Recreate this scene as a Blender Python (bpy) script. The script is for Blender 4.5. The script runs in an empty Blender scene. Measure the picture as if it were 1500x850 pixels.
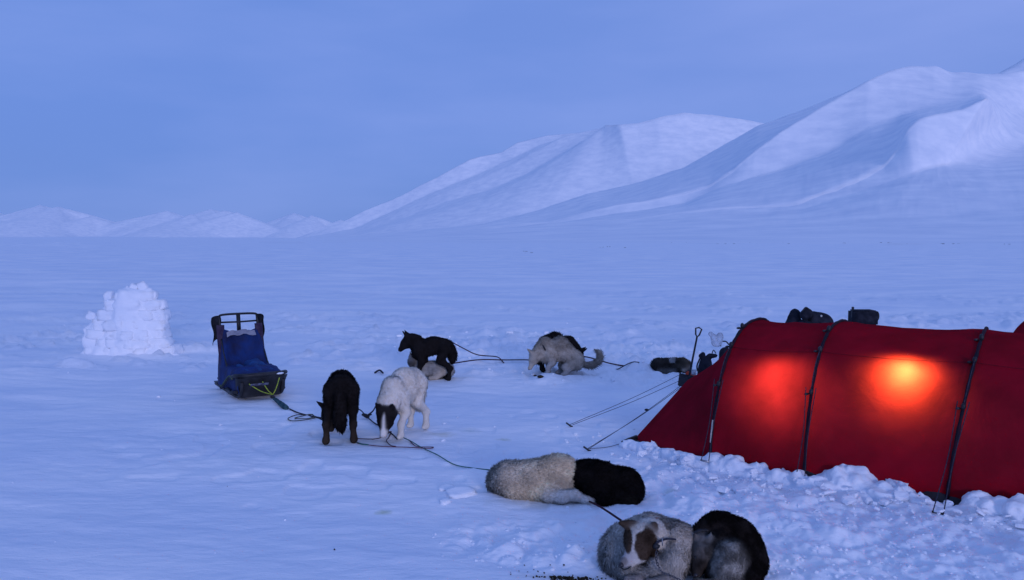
import bpy, math, random
import numpy as np
from mathutils import Vector, Matrix

# ------------------------------------------------------------------ scene, camera, light
S = bpy.context.scene
C = S.collection
W, HH, F = 1500.0, 850.0, 1177.0          # size of the photograph and focal length in its pixels
EYE = 1.75
PITCH = math.atan((425 - 350) / F)
cam_d = bpy.data.cameras.new('camera')
cam_d.sensor_width = 36
cam_d.lens = 36 * F / W
cam_d.clip_start = 0.1
cam_d.clip_end = 60000
cam = bpy.data.objects.new('camera', cam_d)
C.objects.link(cam)
cam.location = (0, 0, EYE)
cam.rotation_euler = (math.pi / 2 - PITCH, 0, 0)
S.camera = cam

S.view_settings.view_transform = 'Standard'
S.view_settings.look = 'None'
S.view_settings.exposure = 0.28
S.view_settings.gamma = 1.0
S.cycles.use_denoising = True
S.cycles.max_bounces = 8
S.cycles.sample_clamp_indirect = 6

SUN_AZ, SUN_EL = math.radians(163), math.radians(10)     # twilight glow low behind the camera
wd = bpy.data.worlds.new('World')
S.world = wd
wd.use_nodes = True
nt = wd.node_tree
nt.nodes.clear()
def wn(t, **k):
    n = nt.nodes.new(t)
    for a, b in k.items(): setattr(n, a, b)
    return n
out = wn('ShaderNodeOutputWorld'); bg = wn('ShaderNodeBackground')
sky = wn('ShaderNodeTexSky'); sky.sky_type = 'NISHITA'; sky.sun_disc = False
sky.sun_elevation = math.radians(2); sky.sun_rotation = SUN_AZ
sky.altitude = 20; sky.air_density = 1.0; sky.dust_density = 0.2; sky.ozone_density = 6
# thin dusk cloud veil: evens the clear sky out into a pale blue
tc = wn('ShaderNodeTexCoord'); mp = wn('ShaderNodeMapping'); mp.inputs['Scale'].default_value = (1.2, 1.2, 5)
nz = wn('ShaderNodeTexNoise'); nz.inputs['Scale'].default_value = 2.2; nz.inputs['Detail'].default_value = 5
rp = wn('ShaderNodeMapRange'); rp.inputs[1].default_value = 0.3; rp.inputs[2].default_value = 0.7
rp.inputs[3].default_value = 0.80; rp.inputs[4].default_value = 0.84
veil = wn('ShaderNodeMixRGB'); veil.inputs['Color1'].default_value = (1.54, 2.72, 6.85, 1)
veil.inputs['Color2'].default_value = (2.55, 3.50, 7.7, 1)
rp2 = wn('ShaderNodeMapRange'); rp2.inputs[1].default_value = 0.35; rp2.inputs[2].default_value = 0.68
tint = wn('ShaderNodeMixRGB', blend_type='MULTIPLY'); tint.inputs['Fac'].default_value = 1
tint.inputs['Color2'].default_value = (1.0, 0.88, 1.5, 1)
mx = wn('ShaderNodeMixRGB')
L = nt.links.new
L(tc.outputs['Generated'], mp.inputs['Vector']); L(mp.outputs[0], nz.inputs['Vector'])
L(nz.outputs['Fac'], rp.inputs[0]); L(nz.outputs['Fac'], rp2.inputs[0])
gx = wn('ShaderNodeSeparateXYZ'); L(tc.outputs['Generated'], gx.inputs[0])
ma = wn('ShaderNodeMath', operation='MULTIPLY_ADD'); ma.inputs[1].default_value = 0.55; ma.inputs[2].default_value = 0.12
mb_ = wn('ShaderNodeMath', operation='MULTIPLY_ADD', use_clamp=True); mb_.inputs[1].default_value = 0.38
L(gx.outputs['X'], ma.inputs[0]); L(rp2.outputs[0], mb_.inputs[0]); L(ma.outputs[0], mb_.inputs[2])
L(mb_.outputs[0], veil.inputs['Fac'])
L(sky.outputs[0], tint.inputs['Color1'])
L(rp.outputs[0], mx.inputs['Fac']); L(tint.outputs[0], mx.inputs['Color1']); L(veil.outputs[0], mx.inputs['Color2'])
L(mx.outputs[0], bg.inputs['Color']); bg.inputs['Strength'].default_value = 0.1
L(bg.outputs[0], out.inputs['Surface'])

sd = bpy.data.lights.new('twilight_sun', 'SUN')
sd.energy = 0.8; sd.angle = math.radians(12); sd.color = (0.80, 0.76, 1.0)
sun = bpy.data.objects.new('twilight_sun', sd); C.objects.link(sun)
sdir = Vector((math.sin(SUN_AZ) * math.cos(SUN_EL), math.cos(SUN_AZ) * math.cos(SUN_EL), math.sin(SUN_EL)))
sun.rotation_euler = sdir.to_track_quat('Z', 'Y').to_euler()
sun.location = sdir * 60

# ------------------------------------------------------------------ helpers
rng = np.random.default_rng(7)
cP, sP = math.cos(PITCH), math.sin(PITCH)
def ray(px, py):
    u, v = (px - 750) / F, (425 - py) / F
    return np.array([u, cP + v * sP, -sP + v * cP])
def A(px, py, Y):                       # point of the place at depth Y seen at a pixel of the photo
    r = ray(px, py); t = Y / r[1]
    return np.array([r[0] * t, Y, EYE + r[2] * t])
def G(px, py, z=0.0):                   # point of the ground
    r = ray(px, py); t = (z - EYE) / r[2]
    return np.array([r[0] * t, r[1] * t, z])

def _h(i, j, k):
    n = (i * 374761393 + j * 668265263 + k * 2147483647 * 3 + k * 1274126177) & 0xFFFFFFFF
    n = ((n ^ (n >> 13)) * 1274126177) & 0xFFFFFFFF
    return ((n ^ (n >> 16)) & 0xFFFF) / 65535.0
def vn(x, y, z=None):
    x = np.asarray(x, float); y = np.asarray(y, float)
    z = np.zeros_like(x) if z is None else np.asarray(z, float) + 0 * x
    xi, yi, zi = np.floor(x).astype(np.int64), np.floor(y).astype(np.int64), np.floor(z).astype(np.int64)
    fx, fy, fz = x - xi, y - yi, z - zi
    fx, fy, fz = [t * t * (3 - 2 * t) for t in (fx, fy, fz)]
    r = 0
    for a in (0, 1):
        for b in (0, 1):
            for c in (0, 1):
                w = (fx if a else 1 - fx) * (fy if b else 1 - fy) * (fz if c else 1 - fz)
                r = r + w * _h(xi + a, yi + b, zi + c)
    return r * 2 - 1
def fbm(x, y, z=None, o=4):
    r, a = 0, 1.0
    for k in range(o):
        s = 2.03 ** k
        r = r + a * vn(np.asarray(x) * s + 17.3 * k, np.asarray(y) * s - 9.1 * k, None if z is None else np.asarray(z) * s + 5.7 * k)
        a *= 0.5
    return r
def sstep(a, b, x):
    t = np.clip((x - a) / (b - a), 0, 1); return t * t * (3 - 2 * t)

def mesh(name, V, Fc, mat=None, parent=None, smooth=True, tris=None, cols=None, nrm=None, loc=None, **props):
    """link vertices and faces as one mesh object"""
    V = np.asarray(V, np.float32).reshape(-1, 3)
    me = bpy.data.meshes.new(name)
    if isinstance(Fc, np.ndarray):
        n, k = Fc.shape
        me.vertices.add(len(V)); me.vertices.foreach_set('co', V.ravel())
        me.loops.add(n * k); me.loops.foreach_set('vertex_index', Fc.astype(np.int32).ravel())
        me.polygons.add(n); me.polygons.foreach_set('loop_start', np.arange(0, n * k, k, dtype=np.int32))
        me.update(calc_edges=True)
    else:
        me.from_pydata([tuple(map(float, v)) for v in V], [], [tuple(map(int, f)) for f in Fc]); me.update()
    me.polygons.foreach_set('use_smooth', np.full(len(me.polygons), smooth))
    if cols is not None:
        a = me.attributes.new('Col', 'FLOAT_COLOR', 'POINT')
        a.data.foreach_set('color', np.c_[cols, np.ones(len(cols))].astype(np.float32).ravel())
    if nrm is not None:
        a = me.attributes.new('Nrm', 'FLOAT_VECTOR', 'POINT')
        a.data.foreach_set('vector', np.asarray(nrm, np.float32).ravel())
    if mat: me.materials.append(mat)
    o = bpy.data.objects.new(name, me); C.objects.link(o)
    if parent: o.parent = parent
    if loc is not None: o.location = loc
    for a, b in props.items(): o[a] = b
    return o
def empty(name, loc=(0, 0, 0), rz=0, **props):
    o = bpy.data.objects.new(name, None); C.objects.link(o)
    o.location = loc; o.rotation_euler = (0, 0, rz); o.empty_display_size = 0.1
    for a, b in props.items(): o[a] = b
    return o
def grid_faces(nr, nc, wrap=False):
    i, j = np.meshgrid(np.arange(nr - 1), np.arange(nc if wrap else nc - 1), indexing='ij')
    j2 = (j + 1) % nc
    return np.stack([i * nc + j, i * nc + j2, (i + 1) * nc + j2, (i + 1) * nc + j], -1).reshape(-1, 4)
class MB:
    """collects simple solids of one part"""
    def __init__(s): s.v = []; s.f = []; s.n = 0
    def add(s, V, Fc):
        V = np.asarray(V, float); s.v.append(V); s.f += [tuple(int(i) + s.n for i in f) for f in Fc]; s.n += len(V); return s
    def box(s, c, d, R=None, bev=0.0):
        c = np.array(c, float); d = np.array(d, float) / 2
        b = min(bev, d.min() * .9)
        V = []
        for sx in (-1, 1):
            for sy in (-1, 1):
                for sz in (-1, 1):
                    V.append([sx * d[0], sy * d[1], sz * d[2]])
        V = np.array(V); Fc = [(0, 1, 3, 2), (4, 6, 7, 5), (0, 4, 5, 1), (2, 3, 7, 6), (0, 2, 6, 4), (1, 5, 7, 3)]
        if R is not None: V = V @ np.array(R).T
        return s.add(V + c, Fc)
    def tube(s, pts, r, n=8, close=False, flat=1.0):
        pts = np.array(pts, float); m = len(pts); r = np.broadcast_to(r, (m,))
        T = np.gradient(pts, axis=0) if not close else np.roll(pts, -1, 0) - np.roll(pts, 1, 0)
        T /= np.linalg.norm(T, axis=1)[:, None] + 1e-9
        up = np.array([0, 0, 1.0]) if abs(T[0][2]) < .9 else np.array([1.0, 0, 0])
        V = []
        N = np.cross(T[0], up); N /= np.linalg.norm(N)
        for i in range(m):
            N = N - T[i] * N.dot(T[i]); N /= np.linalg.norm(N) + 1e-9
            B = np.cross(T[i], N)
            for k in range(n):
                a = 2 * math.pi * k / n
                V.append(pts[i] + r[i] * (math.cos(a) * N + flat * math.sin(a) * B))
        Fc = [tuple(f) for f in grid_faces(m, n, True)]
        if close:
            Fc += [((m - 1) * n + k, (m - 1) * n + (k + 1) % n, (k + 1) % n, k) for k in range(n)]
        else:
            Fc += [tuple(range(n))[::-1], tuple((m - 1) * n + k for k in range(n))]
        return s.add(V, Fc)
    def blob(s, c, r, n=10, m=7, R=None, noise=0.0, seed=0, squash=None):
        c = np.array(c, float); r = np.broadcast_to(np.array(r, float), (3,))
        V = [[0, 0, 1]]
        for i in range(1, m):
            for k in range(n):
                t, p = math.pi * i / m, 2 * math.pi * k / n
                V.append([math.sin(t) * math.cos(p), math.sin(t) * math.sin(p), math.cos(t)])
        V.append([0, 0, -1]); V = np.array(V)
        if noise: V = V * (1 + noise * vn(V[:, 0] * 1.7 + seed * 7.1, V[:, 1] * 1.7 - seed * 3.3, V[:, 2] * 1.7)[:, None])
        V = V * r
        if R is not None: V = V @ np.array(R).T
        Fc = [(0, 1 + k, 1 + (k + 1) % n) for k in range(n)]
        for i in range(m - 2):
            for k in range(n):
                a = 1 + i * n; Fc.append((a + k, a + n + k, a + n + (k + 1) % n, a + (k + 1) % n))
        a = 1 + (m - 2) * n; Fc += [(a + (k + 1) % n, a + k, a + n) for k in range(n)]
        return s.add(V + c, Fc)
    def build(s, name, mat, parent=None, smooth=True, **props):
        return mesh(name, np.concatenate(s.v), s.f, mat, parent, smooth, **props)
def curve(pts, n=40):
    """Catmull-Rom through points"""
    P = np.array(pts, float); P = np.vstack([2 * P[0] - P[1], P, 2 * P[-1] - P[-2]])
    m = len(P) - 3; o = []
    for t in np.linspace(0, m - 1e-6, n):
        i = int(t); u = t - i; a, b, c, d = P[i:i + 4]
        o.append(.5 * (2 * b + (c - a) * u + (2 * a - 5 * b + 4 * c - d) * u * u + (3 * b - a - 3 * c + d) * u ** 3))
    return np.array(o)
def Rz(a):
    c, s_ = math.cos(a), math.sin(a); return np.array([[c, -s_, 0], [s_, c, 0], [0, 0, 1]])
def rot(ax, a): return np.array(Matrix.Rotation(a, 3, ax))

# ------------------------------------------------------------------ materials
def material(name, col, rough=.7, spec=.3, noise=None, bump=None, metal=0, **k):
    m = bpy.data.materials.new(name); m.use_nodes = True
    t = m.node_tree; p = t.nodes['Principled BSDF']
    p.inputs['Base Color'].default_value = (*col, 1); p.inputs['Roughness'].default_value = rough
    p.inputs['Specular IOR Level'].default_value = spec; p.inputs['Metallic'].default_value = metal
    co = t.nodes.new('ShaderNodeTexCoord')
    if noise:
        sc, col2, lo, hi = noise
        n = t.nodes.new('ShaderNodeTexNoise'); n.inputs['Scale'].default_value = sc; n.inputs['Detail'].default_value = 6
        r = t.nodes.new('ShaderNodeMapRange'); r.inputs[1].default_value = lo; r.inputs[2].default_value = hi
        x = t.nodes.new('ShaderNodeMixRGB'); x.inputs[1].default_value = (*col, 1); x.inputs[2].default_value = (*col2, 1)
        t.links.new(co.outputs['Object'], n.inputs['Vector']); t.links.new(n.outputs['Fac'], r.inputs[0])
        t.links.new(r.outputs[0], x.inputs[0]); t.links.new(x.outputs[0], p.inputs['Base Color'])
    if bump:
        sc, st, di = bump
        n = t.nodes.new('ShaderNodeTexNoise'); n.inputs['Scale'].default_value = sc; n.inputs['Detail'].default_value = 6
        b = t.nodes.new('ShaderNodeBump'); b.inputs['Strength'].default_value = st; b.inputs['Distance'].default_value = di
        t.links.new(co.outputs['Object'], n.inputs['Vector']); t.links.new(n.outputs['Fac'], b.inputs['Height'])
        t.links.new(b.outputs[0], p.inputs['Normal'])
    return m
black = material('black_plastic', (.012, .012, .016), .5, .3, (9, (.03, .03, .035), .4, .7), (40, .3, .004))
dark_cloth = material('dark_cloth', (.012, .014, .022), .85, .1, (14, (.03, .032, .045), .4, .7), (60, .5, .006))
blue_cloth = material('blue_cloth', (.006, .030, .15), .7, .2, (6, (.012, .016, .06), .35, .7), (26, .6, .012))
blue_trim = material('worn_blue_cloth', (.012, .06, .19), .75, .2, (8, (.01, .03, .12), .4, .7), (26, .5, .01))
brown_pad = material('faded_webbing', (.035, .022, .05), .8, .1, (12, (.07, .05, .08), .4, .65), (50, .4, .004))
rope_red = material('dark_red_rope', (.07, .012, .02), .8, .1, (60, (.02, .01, .02), .4, .6), (300, .6, .002))
rope_dark = material('dark_rope', (.02, .022, .04), .8, .1, (60, (.045, .045, .06), .4, .6), (300, .6, .002))
rope_pink = material('faded_red_rope', (.16, .06, .08), .8, .1, (60, (.09, .03, .06), .4, .6), (300, .6, .002))
rope_green = material('green_rope', (.05, .2, .16), .8, .1, (60, (.03, .1, .1), .4, .6), (300, .6, .002))
rope_yellow = material('yellow_green_rope', (.42, .5, .06), .8, .1, (60, (.2, .3, .06), .4, .6), (300, .6, .002))
metal = material('dull_metal', (.45, .45, .47), .4, .5, (30, (.25, .25, .27), .4, .6), (80, .2, .002), .8)
reflect = material('pale_reflective_tape', (.6, .6, .55), .5, .4, (50, (.4, .4, .36), .4, .6))
red_cloth = material('red_stuff_sack', (.6, .07, .02), .7, .2, (10, (.4, .03, .015), .4, .6), (30, .6, .01))
earth = material('dark_droppings', (.02, .014, .01), .95, .1, (30, (.05, .035, .02), .4, .6), (40, .8, .01))
rock = material('dark_rock', (.05, .05, .055), .95, .1, (.5, (.12, .12, .13), .4, .6))

def snow_mat(name, far=False, stains=()):
    m = bpy.data.materials.new(name); m.use_nodes = True
    t = m.node_tree; p = t.nodes['Principled BSDF']; Lk = t.links.new
    p.inputs['Roughness'].default_value = .62; p.inputs['Specular IOR Level'].default_value = .18
    geo = t.nodes.new('ShaderNodeNewGeometry')
    def noise(scale, vec=(1, 1, 1), det=6, rough=.55):
        mp = t.nodes.new('ShaderNodeMapping'); mp.inputs['Scale'].default_value = vec
        n = t.nodes.new('ShaderNodeTexNoise'); n.inputs['Scale'].default_value = scale
        n.inputs['Detail'].default_value = det; n.inputs['Roughness'].default_value = rough
        Lk(geo.outputs['Position'], mp.inputs['Vector']); Lk(mp.outputs[0], n.inputs['Vector']); return n
    if far: a = noise(.012, (1, 1, 2.5), 8, .62)
    else: a = noise(.6, (.5, 1.1, 1), 9, .66)      # wind crust, icy against fresh
    r = t.nodes.new('ShaderNodeMapRange'); r.inputs[1].default_value = .35 if far else .41; r.inputs[2].default_value = .66 if far else .60
    x = t.nodes.new('ShaderNodeMixRGB'); x.inputs[1].default_value = (.76, .80, .87, 1) if far else (.77, .82, .90, 1); x.inputs[2].default_value = (.93, .93, .95, 1)
    Lk(a.outputs['Fac'], r.inputs[0]); Lk(r.outputs[0], x.inputs[0]); cur = x.outputs[0]
    for (sx, sy, rx, ry, col, st) in stains:
        mp = t.nodes.new('ShaderNodeMapping'); mp.vector_type = 'POINT'
        mp.inputs['Location'].default_value = (-sx / rx, -sy / ry, 0); mp.inputs['Scale'].default_value = (1 / rx, 1 / ry, 0)
        Lk(geo.outputs['Position'], mp.inputs['Vector'])
        ln = t.nodes.new('ShaderNodeVectorMath'); ln.operation = 'LENGTH'; Lk(mp.outputs[0], ln.inputs[0])
        nn = noise(14, (1, 1, 1), 4); ad = t.nodes.new('ShaderNodeMath'); ad.operation = 'MULTIPLY_ADD'
        ad.inputs[1].default_value = 1.6; Lk(nn.outputs['Fac'], ad.inputs[0]); Lk(ln.outputs['Value'], ad.inputs[2])
        mr = t.nodes.new('ShaderNodeMapRange'); mr.inputs[1].default_value = 1.9; mr.inputs[2].default_value = .9
        mr.inputs[3].default_value = 0; mr.inputs[4].default_value = st; Lk(ad.outputs[0], mr.inputs[0])
        mi = t.nodes.new('ShaderNodeMixRGB'); mi.inputs[2].default_value = (*col, 1)
        Lk(mr.outputs[0], mi.inputs[0]); Lk(cur, mi.inputs[1]); cur = mi.outputs[0]
    Lk(cur, p.inputs['Base Color'])
    b1 = t.nodes.new('ShaderNodeBump'); b2 = t.nodes.new('ShaderNodeBump')
    if far:
        n1, n2 = noise(.03, (1, 1, 1), 8), noise(.3, (1, 1, 1), 4)
        b1.inputs['Strength'].default_value = .18; b1.inputs['Distance'].default_value = 3
        b2.inputs['Strength'].default_value = .2; b2.inputs['Distance'].default_value = .5
    else:
        n1, n2 = noise(5, (.5, 1.2, 1), 7, .6), noise(70, (1, 1, 1), 3)
        b1.inputs['Strength'].default_value = .6; b1.inputs['Distance'].default_value = .045
        b2.inputs['Strength'].default_value = .5; b2.inputs['Distance'].default_value = .004
    Lk(n1.outputs['Fac'], b1.inputs['Height']); Lk(n2.outputs['Fac'], b2.inputs['Height'])
    Lk(b1.outputs[0], b2.inputs['Normal']); Lk(b2.outputs[0], p.inputs['Normal'])
    return m
YS = (.62, .55, .36)
def st(px, py, rx, ry, col=YS, s=.5):
    g = G(px, py); return (g[0], g[1], rx, ry, col, s)
snow = snow_mat('snow_ground', stains=[
    st(562, 749, .07, .05, (.5, .55, .35), .7), st(738, 642, .08, .05, (.45, .5, .35), .6), st(645, 636, .16, .10),
    st(560, 648, .30, .10, (.62, .56, .42), .35), st(505, 650, .25, .10, (.6, .56, .46), .3), st(980, 718, .09, .06, (.6, .6, .45), .4),
    st(690, 630, .12, .10, (.55, .6, .5), .35), st(800, 734, .5, .10, YS, .25), st(830, 845, .3, .07, (.5, .42, .33), .45),
    st(640, 556, .5, .15, (.7, .62, .46), .35)])
snow_clean = snow_mat('packed_snow')
snow_far = snow_mat('far_snow', far=True)

# ------------------------------------------------------------------ ground
TB = [G(925, 648), G(1040, 680), G(1178, 705), G(1387, 735)]      # near edge of the tent on the ground
def seg_dist(x, y, P):
    d = np.full(np.shape(x), 1e9)
    for a, b in zip(P[:-1], P[1:]):
        ab = b[:2] - a[:2]; t = np.clip(((x - a[0]) * ab[0] + (y - a[1]) * ab[1]) / ab.dot(ab), 0, 1)
        d = np.minimum(d, np.hypot(x - a[0] - t * ab[0], y - a[1] - t * ab[1]))
    return d
CH = [  # churned patches: centre pixel, radii in metres
    (870, 515, 3.4, 1.9), (940, 545, 2.0, 1.2), (1260, 770, 1.9, 1.0), (1060, 700, 1.2, .6), (690, 500, 2.2, .9), (120, 478, 1.2, .5), (800, 790, .6, .4)]
def churn(x, y):
    m = 0
    for px, py, rx, ry in CH:
        g = G(px, py); m = np.maximum(m, 1 - sstep(.55, 1.25, np.hypot((x - g[0]) / rx, (y - g[1]) / ry)))
    return m
def gz(x, y):
    x = np.asarray(x, float); y = np.asarray(y, float)
    D = np.hypot(x, y)
    near = 1 - sstep(16, 40, D)
    z = .035 * fbm(x * .45 + 3, y * .45, o=3) * near
    z = z + .02 * (1 - np.abs(fbm(x * .8 + 50, y * 3.1 + .6 * x, o=3))) * near * sstep(6, 11, D)
    z = z + .006 * fbm(x * 2.2, y * 5.5 + x, o=3) * near
    pm = sstep(-.25, .35, fbm(x * .22 + 8, y * .5, o=3)) * sstep(7.5, 10, D) * near
    z = z + pm * (.10 - .04 * (1 - sstep(9, 12.5, D))) * np.maximum(fbm(x * 2.3, y * 5.0 + x * .6, o=4) - .12, 0)          # wind-cut crust
    dg = (1 - sstep(.6, 1.3, np.hypot((x + .6) / 3.0, (y - 6.9) / 1.9))) * near
    z = z - dg * .016 * sstep(.30, .55, vn(x * 5.2, y * 5.2)) + dg * .006 * fbm(x * 7, y * 7, o=2)      # old paw and boot marks
    c = churn(x, y) * near
    z = z + c * (.045 * np.abs(fbm(x * 2.3, y * 2.3 + 9, o=2)) + .034 * np.abs(fbm(x * 6.3, y * 6.3, o=3)) + .009 * fbm(x * 21, y * 21, o=2) - .025)
    m = sstep(14, 40, D) * (1 - sstep(600, 1500, D))
    z = z + m * (.22 * fbm(x * .035, y * .11 + x * .02, o=4) + .05 * fbm(x * .25, y * .9, o=2))
    z = z + np.exp(-((D - 4300) / 900) ** 2) * np.maximum(7 + 13 * fbm(x * .0013 + 2, y * .0003, o=4), 0) * (y > 0)
    z = z + np.exp(-((D - 1500) / 350) ** 2) * np.maximum(1.5 + 3.2 * fbm(x * .004 + 9, y * .001, o=4), 0) * (y > 0)
    return z
def build_ground():
    py = np.concatenate([np.arange(4200, 1100, -90), np.arange(1100, 352.3, -1.35)])
    r = EYE * F / (py - 350)
    r = np.concatenate([r, np.geomspace(r[-1] * 1.03, 40000, 110)])
    th = np.concatenate([np.arange(-44, 44.01, .115), np.arange(47, 314, 3.2)])
    th = np.radians(th)
    RR, TT = np.meshgrid(r, th, indexing='ij')
    X, Y = RR * np.sin(TT), RR * np.cos(TT)
    V = np.stack([X, Y, gz(X, Y)], -1).reshape(-1, 3)
    n, k = len(r), len(th)
    Fc = grid_faces(n, k, True)[:, ::-1]
    V = np.vstack([V, [[0, 0, 0]]])
    cap = np.array([[n * k, j, (j + 1) % k, (j + 1) % k] for j in range(k)])
    me = mesh('ground', V, Fc, snow, kind='structure')
    me2 = me.data
    return me
build_ground()

# ------------------------------------------------------------------ mountains
def prof(pts, u): 
    p = np.array(pts, float); return np.interp(u, p[:, 0], p[:, 1])
def smooth1(a, k=3):
    for _ in range(k):
        a = np.concatenate([[a[0]], (a[:-2] + 2 * a[1:-1] + a[2:]) / 4, [a[-1]]])
    return a
def massif(name, rows, u0, u1, du, sub, amp, seed, ds=28):
    """rows: near to far, (distance, profile pts, smoothing); real slopes lofted between crest and valley lines"""
    u = np.arange(u0, u1 + du, du)
    Z, Dd, U = [], [], []
    for row in rows:
        D, pts, sm = row[:3]
        us = u + (smooth1(prof(row[3], u), 2) if len(row) > 3 else 0)      # spurs run slantwise down the slope
        y = smooth1(prof(pts, us), sm)
        Dv = prof(D, u) if isinstance(D, list) else np.full_like(u, D)
        Dv = smooth1(Dv, ds)
        Z.append(EYE + (350 - y) / F * Dv); Dd.append(Dv); U.append(us)
    Z, Dd = np.array(Z), np.array(Dd)
    R, DD, UU = [], [], []
    for i in range(len(rows) - 1):
        k = sub[i]
        for s in np.linspace(0, 1, k, endpoint=False):
            R.append(Z[i] * (1 - s) + Z[i + 1] * s); DD.append(Dd[i] * (1 - s) + Dd[i + 1] * s); UU.append(U[i] * (1 - s) + U[i + 1] * s)
    R.append(Z[-1]); DD.append(Dd[-1]); UU.append(U[-1]); UU = np.array(UU); R, DD = np.array(R), np.array(DD)
    sm_ = (R[:-2] + 2 * R[1:-1] + R[2:]) / 4               # round the hollows, keep the crests crisp
    R[1:-1] = np.maximum(R[1:-1], sm_)
    X = (UU - 750) / F * DD
    s = 1.0 / (.09 * DD.mean())
    hgt = np.clip(R / (.04 * DD), 0, 1)
    R = R + hgt * amp * .6 * (fbm(X * s + seed, DD * s * .6, o=3) * .8 - np.abs(fbm(X * s * 2.2 + seed + DD * s * 1.2, DD * s * .4 + X * s * .6, o=2)) * .4 - np.abs(fbm(X * s * 7 - DD * s * 2.5, DD * s * 1.1, o=4)) * .17)
    V = np.stack([X, DD, R], -1).reshape(-1, 3)
    Fc = grid_faces(len(R), len(u))
    return mesh(name, V, Fc, snow_far, kind='structure')
# nearer massif on the right
fan = [(380, 352.6), (480, 352), (600, 346), (700, 338), (870, 326), (1000, 318), (1100, 312), (1170, 305), (1250, 281), (1320, 258), (1380, 243), (1440, 238), (1500, 233), (1900, 190)]
s1 = [(380, 353), (480, 352), (700, 338), (870, 322), (1000, 313), (1100, 306), (1170, 297), (1250, 268), (1290, 248), (1308, 226), (1322, 196), (1336, 182), (1350, 176), (1400, 164), (1438, 146), (1455, 178), (1475, 205), (1500, 212), (1600, 205), (1900, 160)]
v1 = [(380, 353), (480, 352), (800, 330), (870, 318), (1000, 297), (1053, 274), (1141, 250), (1226, 216), (1268, 190), (1320, 168), (1400, 150), (1432, 142), (1470, 160), (1500, 165), (1600, 165), (1900, 120)]
s2 = [(380, 353), (480, 352), (800, 326), (870, 308), (940, 296), (1000, 284), (1040, 272), (1072, 252), (1105, 222), (1141, 195), (1200, 158), (1240, 135), (1265, 121), (1300, 106), (1325, 101), (1360, 101), (1385, 111), (1440, 113), (1500, 107), (1600, 90), (1900, 50)]
v2 = [(380, 353), (480, 352), (800, 318), (870, 300), (940, 279), (1000, 255), (1040, 236), (1106, 200), (1170, 176), (1230, 152), (1265, 132), (1300, 118), (1360, 114), (1440, 120), (1500, 110), (1900, 60)]
sk = [(380, 353), (480, 352), (700, 330), (790, 308), (860, 285), (940, 266), (1000, 246), (1106, 187), (1170, 164), (1230, 140), (1265, 120), (1300, 110), (1360, 112), (1440, 121), (1500, 115), (1900, 60)]
bk = [(380, 354), (1000, 320), (1300, 220), (1900, 200)]
low = [(300, 353.5), (1000, 353), (1900, 353)]
Dfan = [(380, 1500), (1170, 1500), (1500, 1900), (1900, 1700)]
lw1 = [(380, 353.2), (700, 352.6), (900, 350.5), (1200, 348.5), (1500, 346), (1900, 343)]
lw2 = [(380, 352.8), (600, 350), (800, 344), (1000, 336), (1200, 329), (1500, 308), (1900, 280)]
massif('near_mountain', [(290, [(300, 357.6), (1900, 357.6)], 0), (620, lw1, 2), (1050, lw2, 2), (Dfan, fan, 3, [(380, 0), (1230, 0), (1318, 14), (1380, -15), (1440, -56), (1500, -45), (1620, 0), (1900, 0)]), ([(380, 1600), (1170, 1570), (1250, 1690), (1320, 1840), (1400, 1970), (1438, 2040), (1458, 2480), (1500, 2560), (1900, 2500)], s1, 2), ([(380, 2450), (1250, 2500), (1420, 2640), (1500, 3080), (1900, 3150)], v1, 4),
                         ([(380, 2550), (1000, 2530), (1141, 2620), (1265, 2800), (1340, 3050), (1440, 3200), (1900, 3450)], s2, 2), ([(380, 3000), (1900, 3700)], v2, 4), (3900, sk, 2), (4600, bk, 4)], 380, 1900, 2.2, [10, 10, 14, 20, 12, 18, 10, 8, 5], 9, 3, 8)
# small peak behind its right shoulder
massif('far_right_peak', [(4600, [(1380, 200), (1700, 200)], 0), (5200, [(1380, 130), (1440, 118), (1475, 98), (1500, 81), (1560, 50), (1640, 70), (1700, 110)], 1), (6200, [(1380, 200), (1700, 200)], 0)], 1380, 1700, 5, [14, 10], 10, 9)
# middle massif
base = [(380, 354), (1200, 354)]
lowf = [(430, 352), (500, 347), (560, 341), (600, 336), (720, 322), (830, 308), (1200, 292)]
c_ = [(430, 352), (520, 344), (560, 334), (600, 323), (641, 312), (712, 292), (765, 265), (828, 226), (865, 200), (886, 184.5), (930, 181), (965, 172), (1000, 166), (1040, 171), (1108, 183), (1200, 200)]
tb = [(430, 352), (520, 342), (606, 315), (660, 295), (720, 276), (770, 255), (830, 222), (880, 196), (930, 186), (1000, 172), (1108, 188), (1200, 204)]
b_ = [(430, 352), (520, 338), (606, 303), (641, 286), (690, 268), (740, 246), (780, 225), (817, 206), (850, 197), (880, 190), (930, 186), (1000, 172), (1108, 188), (1200, 204)]
ta = [(430, 352), (520, 335), (606, 296), (660, 272), (700, 256), (740, 236), (790, 214), (830, 202), (880, 196), (1000, 180), (1200, 210)]
a_ = [(430, 350), (500, 327), (535, 310), (570, 296), (606, 279), (650, 256), (690, 234), (735, 223), (757, 209), (780, 204), (803, 199), (832, 198), (860, 196), (900, 194), (1000, 180), (1200, 210)]
massif('middle_mountain', [(4300, base, 0), (5000, lowf, 3, [(430, 0), (700, -30), (866, -62), (886, 6), (902, 26), (1000, 10), (1108, 0), (1200, 0)]), ([(430, 5100), (640, 5500), (780, 5820), (860, 5880), (882, 5900), (905, 5620), (960, 5560), (1200, 5850)], c_, 0), (6500, tb, 3), (6800, b_, 1), (7150, ta, 3), (7330, a_, 1), (8600, base, 0)],
       430, 1200, 2.0, [8, 22, 10, 14, 8, 14, 6], 20, 21, 3)
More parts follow.
